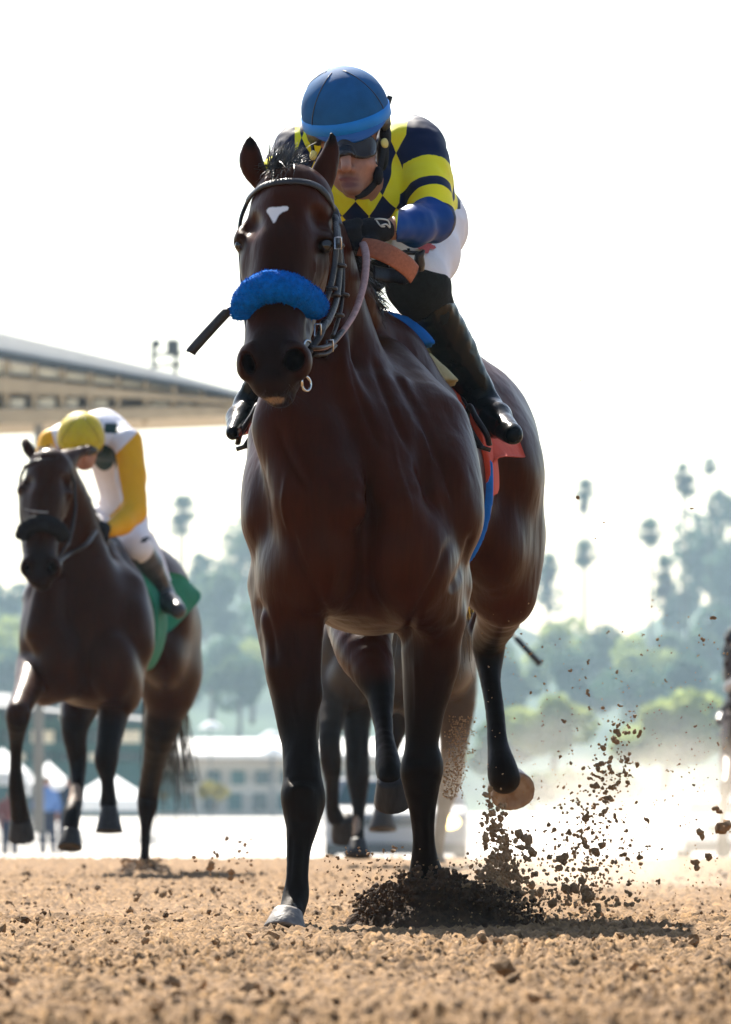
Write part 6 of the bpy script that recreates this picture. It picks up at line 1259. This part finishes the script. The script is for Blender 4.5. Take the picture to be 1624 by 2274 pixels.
# the larger lumps in the air, one by one
lump_me = []
for k in range(10):
    r_ = np.random.default_rng(400 + k); V = np.concatenate([ICO_V[None]*r_.uniform(.6, 1.15, (1, 12, 1))*.75 + np.array(o_) for o_ in ((0, 0, 0), *(r_.normal(0, .42, (2, 3))))], 0).reshape(-1, 3)
    o = add_mesh('dirt_clod', V, (ICO_F[None] + 12*np.arange(3)[:, None, None]).reshape(-1, 3), M_CLOD, None, False); lump_me.append(o.data); bpy.data.objects.remove(o)
big = [(1097, 1903, 26), (1120, 1955, 34), (1085, 1962, 30), (1150, 1975, 24), (1110, 2000, 32), (1165, 1862, 26), (1178, 1890, 22), (1094, 1850, 16), (1322, 1890, 26), (1300, 1878, 14), (1278, 1975, 30), (1305, 1990, 32), (1255, 1902, 18), (1292, 1958, 20), (1240, 1925, 15), (1316, 1930, 17), (1327, 1700, 15), (1341, 1662, 14), (1372, 1625, 14), (1367, 1645, 15), (1390, 1628, 10), (1352, 1772, 14), (1315, 1745, 13), (1345, 1800, 12), (1302, 1820, 16), (1366, 1815, 11), (1262, 1850, 11), (1606, 1838, 34), (1592, 1795, 14), (1556, 1850, 20), (1540, 1915, 18), (1575, 1905, 15), (1250, 1600, 8), (1415, 1700, 11), (1395, 1740, 12), (1305, 1470, 7), (1304, 1540, 8), (1460, 1420, 6), (1352, 1402, 5), (1585, 1372, 9), (1563, 1420, 8), (1283, 1104, 7), (1340, 1160, 4), (1322, 1196, 4), (1450, 1332, 4), (1536, 1130, 4), (1160, 520, 3), (1573, 915, 3), (1289, 845, 3), (1244, 1680, 7), (1440, 1825, 10), (1420, 1902, 12), (1464, 1955, 10), (1200, 1985, 20), (1225, 2010, 22), (1330, 2020, 18), (1400, 1985, 12), (505, 1862, 11), (482, 1898, 9), (470, 1925, 18), (512, 1935, 16), (532, 1870, 7), (380, 1985, 9), (728, 1902, 7), (757, 1930, 6), (880, 1965, 14), (835, 1985, 12), (1010, 1935, 9), (1040, 1965, 14), (1060, 1935, 11)]
r_ = np.random.default_rng(77)
for k in range(150):
    if k < 95: y = 2010 - 400*r_.random()**1.5; x = np.interp(y, [1600, 1850, 2010], [1380, 1310, 1290]) + r_.normal(0, np.interp(y, [1600, 2010], [34, 80])); s = r_.uniform(4, 11)
    else: y = r_.uniform(1400, 1990); x = r_.uniform(1150, 1620); s = r_.uniform(2.5, 6)
    big.append((x, y, s))
for i, (x, y, s) in enumerate(big):
    Y = (r_.uniform(22.2, 23.6) if x > 600 else r_.uniform(26, 30)); o = bpy.data.objects.new('dirt_clod', lump_me[i % 10]); COL.objects.link(o); o.location = W(x, y, Y); q = PX(s, Y)*.72; o.scale = (q*r_.uniform(.8, 1.2), q*r_.uniform(.8, 1.2), q*r_.uniform(.7, 1.1)); o.rotation_euler = r_.uniform(0, 6, 3)
    tag(o, 'dirt clod thrown into the air by the galloping hooves', 'dirt clod', 'clods thrown up by the hooves')
# drifting dust behind the hooves
def dust(name, c, rad, dens, col, label, seed):
    b = MB(); b.ball((0, 0, 0), 1.0, 24, 16); m = bpy.data.materials.new(name + '_air'); m.use_nodes = True; n = m.node_tree.nodes; l = m.node_tree.links; n.remove(n['Principled BSDF'])
    v = n.new('ShaderNodeVolumePrincipled'); v.inputs['Color'].default_value = (*col, 1); v.inputs['Anisotropy'].default_value = .4
    tc = n.new('ShaderNodeTexCoord'); ln = n.new('ShaderNodeVectorMath'); ln.operation = 'LENGTH'; l.new(tc.outputs['Object'], ln.inputs[0])
    fall = n.new('ShaderNodeMapRange'); fall.interpolation_type = 'SMOOTHSTEP'; fall.inputs[1].default_value = 1.0; fall.inputs[2].default_value = .15; l.new(ln.outputs['Value'], fall.inputs[0])
    nz = n.new('ShaderNodeTexNoise'); nz.inputs['Scale'].default_value = 2.2; nz.inputs['Detail'].default_value = 4; l.new(tc.outputs['Object'], nz.inputs['Vector'])
    k = n.new('ShaderNodeMapRange'); k.inputs[1].default_value = .35; k.inputs[2].default_value = .7; l.new(nz.outputs['Fac'], k.inputs[0])
    l.new(mathn(n, l, 'MULTIPLY', mathn(n, l, 'MULTIPLY', fall.outputs[0], k.outputs[0]), dens), v.inputs['Density']); l.new(v.outputs[0], n['Material Output'].inputs['Volume'])
    o = b.build(name, m); o.location = c; o.scale = rad; return tag(o, label, kind='stuff')
dust('dust_cloud', tuple(W(1370, 1845, 33)), (.95, 7.0, .55), .15, (.97, .90, .78), 'pale dust drifting behind the flying dirt', 1)
print('dirt', round(time.time()-T0, 1))
# ------------------------------------------------------------------ air
def haze_box(lo, hi, dens):
    b = MB(); lo = np.array(lo); hi = np.array(hi); b.box((lo+hi)/2, hi-lo)
    m = bpy.data.materials.new('haze_air'); m.use_nodes = True; n = m.node_tree.nodes; l = m.node_tree.links
    n.remove(n['Principled BSDF']); v = n.new('ShaderNodeVolumePrincipled'); v.inputs['Color'].default_value = (0.60, 0.82, 1.0, 1)
    v.inputs['Density'].default_value = dens; v.inputs['Anisotropy'].default_value = 0.0
    l.new(v.outputs[0], n['Material Output'].inputs['Volume'])
    o = b.build('haze', m, None, False); tag(o, 'pale sunlit haze hanging in the air', kind='stuff'); return o
haze_box((-900, -40, -2.2), (900, 2300, 140), 0.00019)
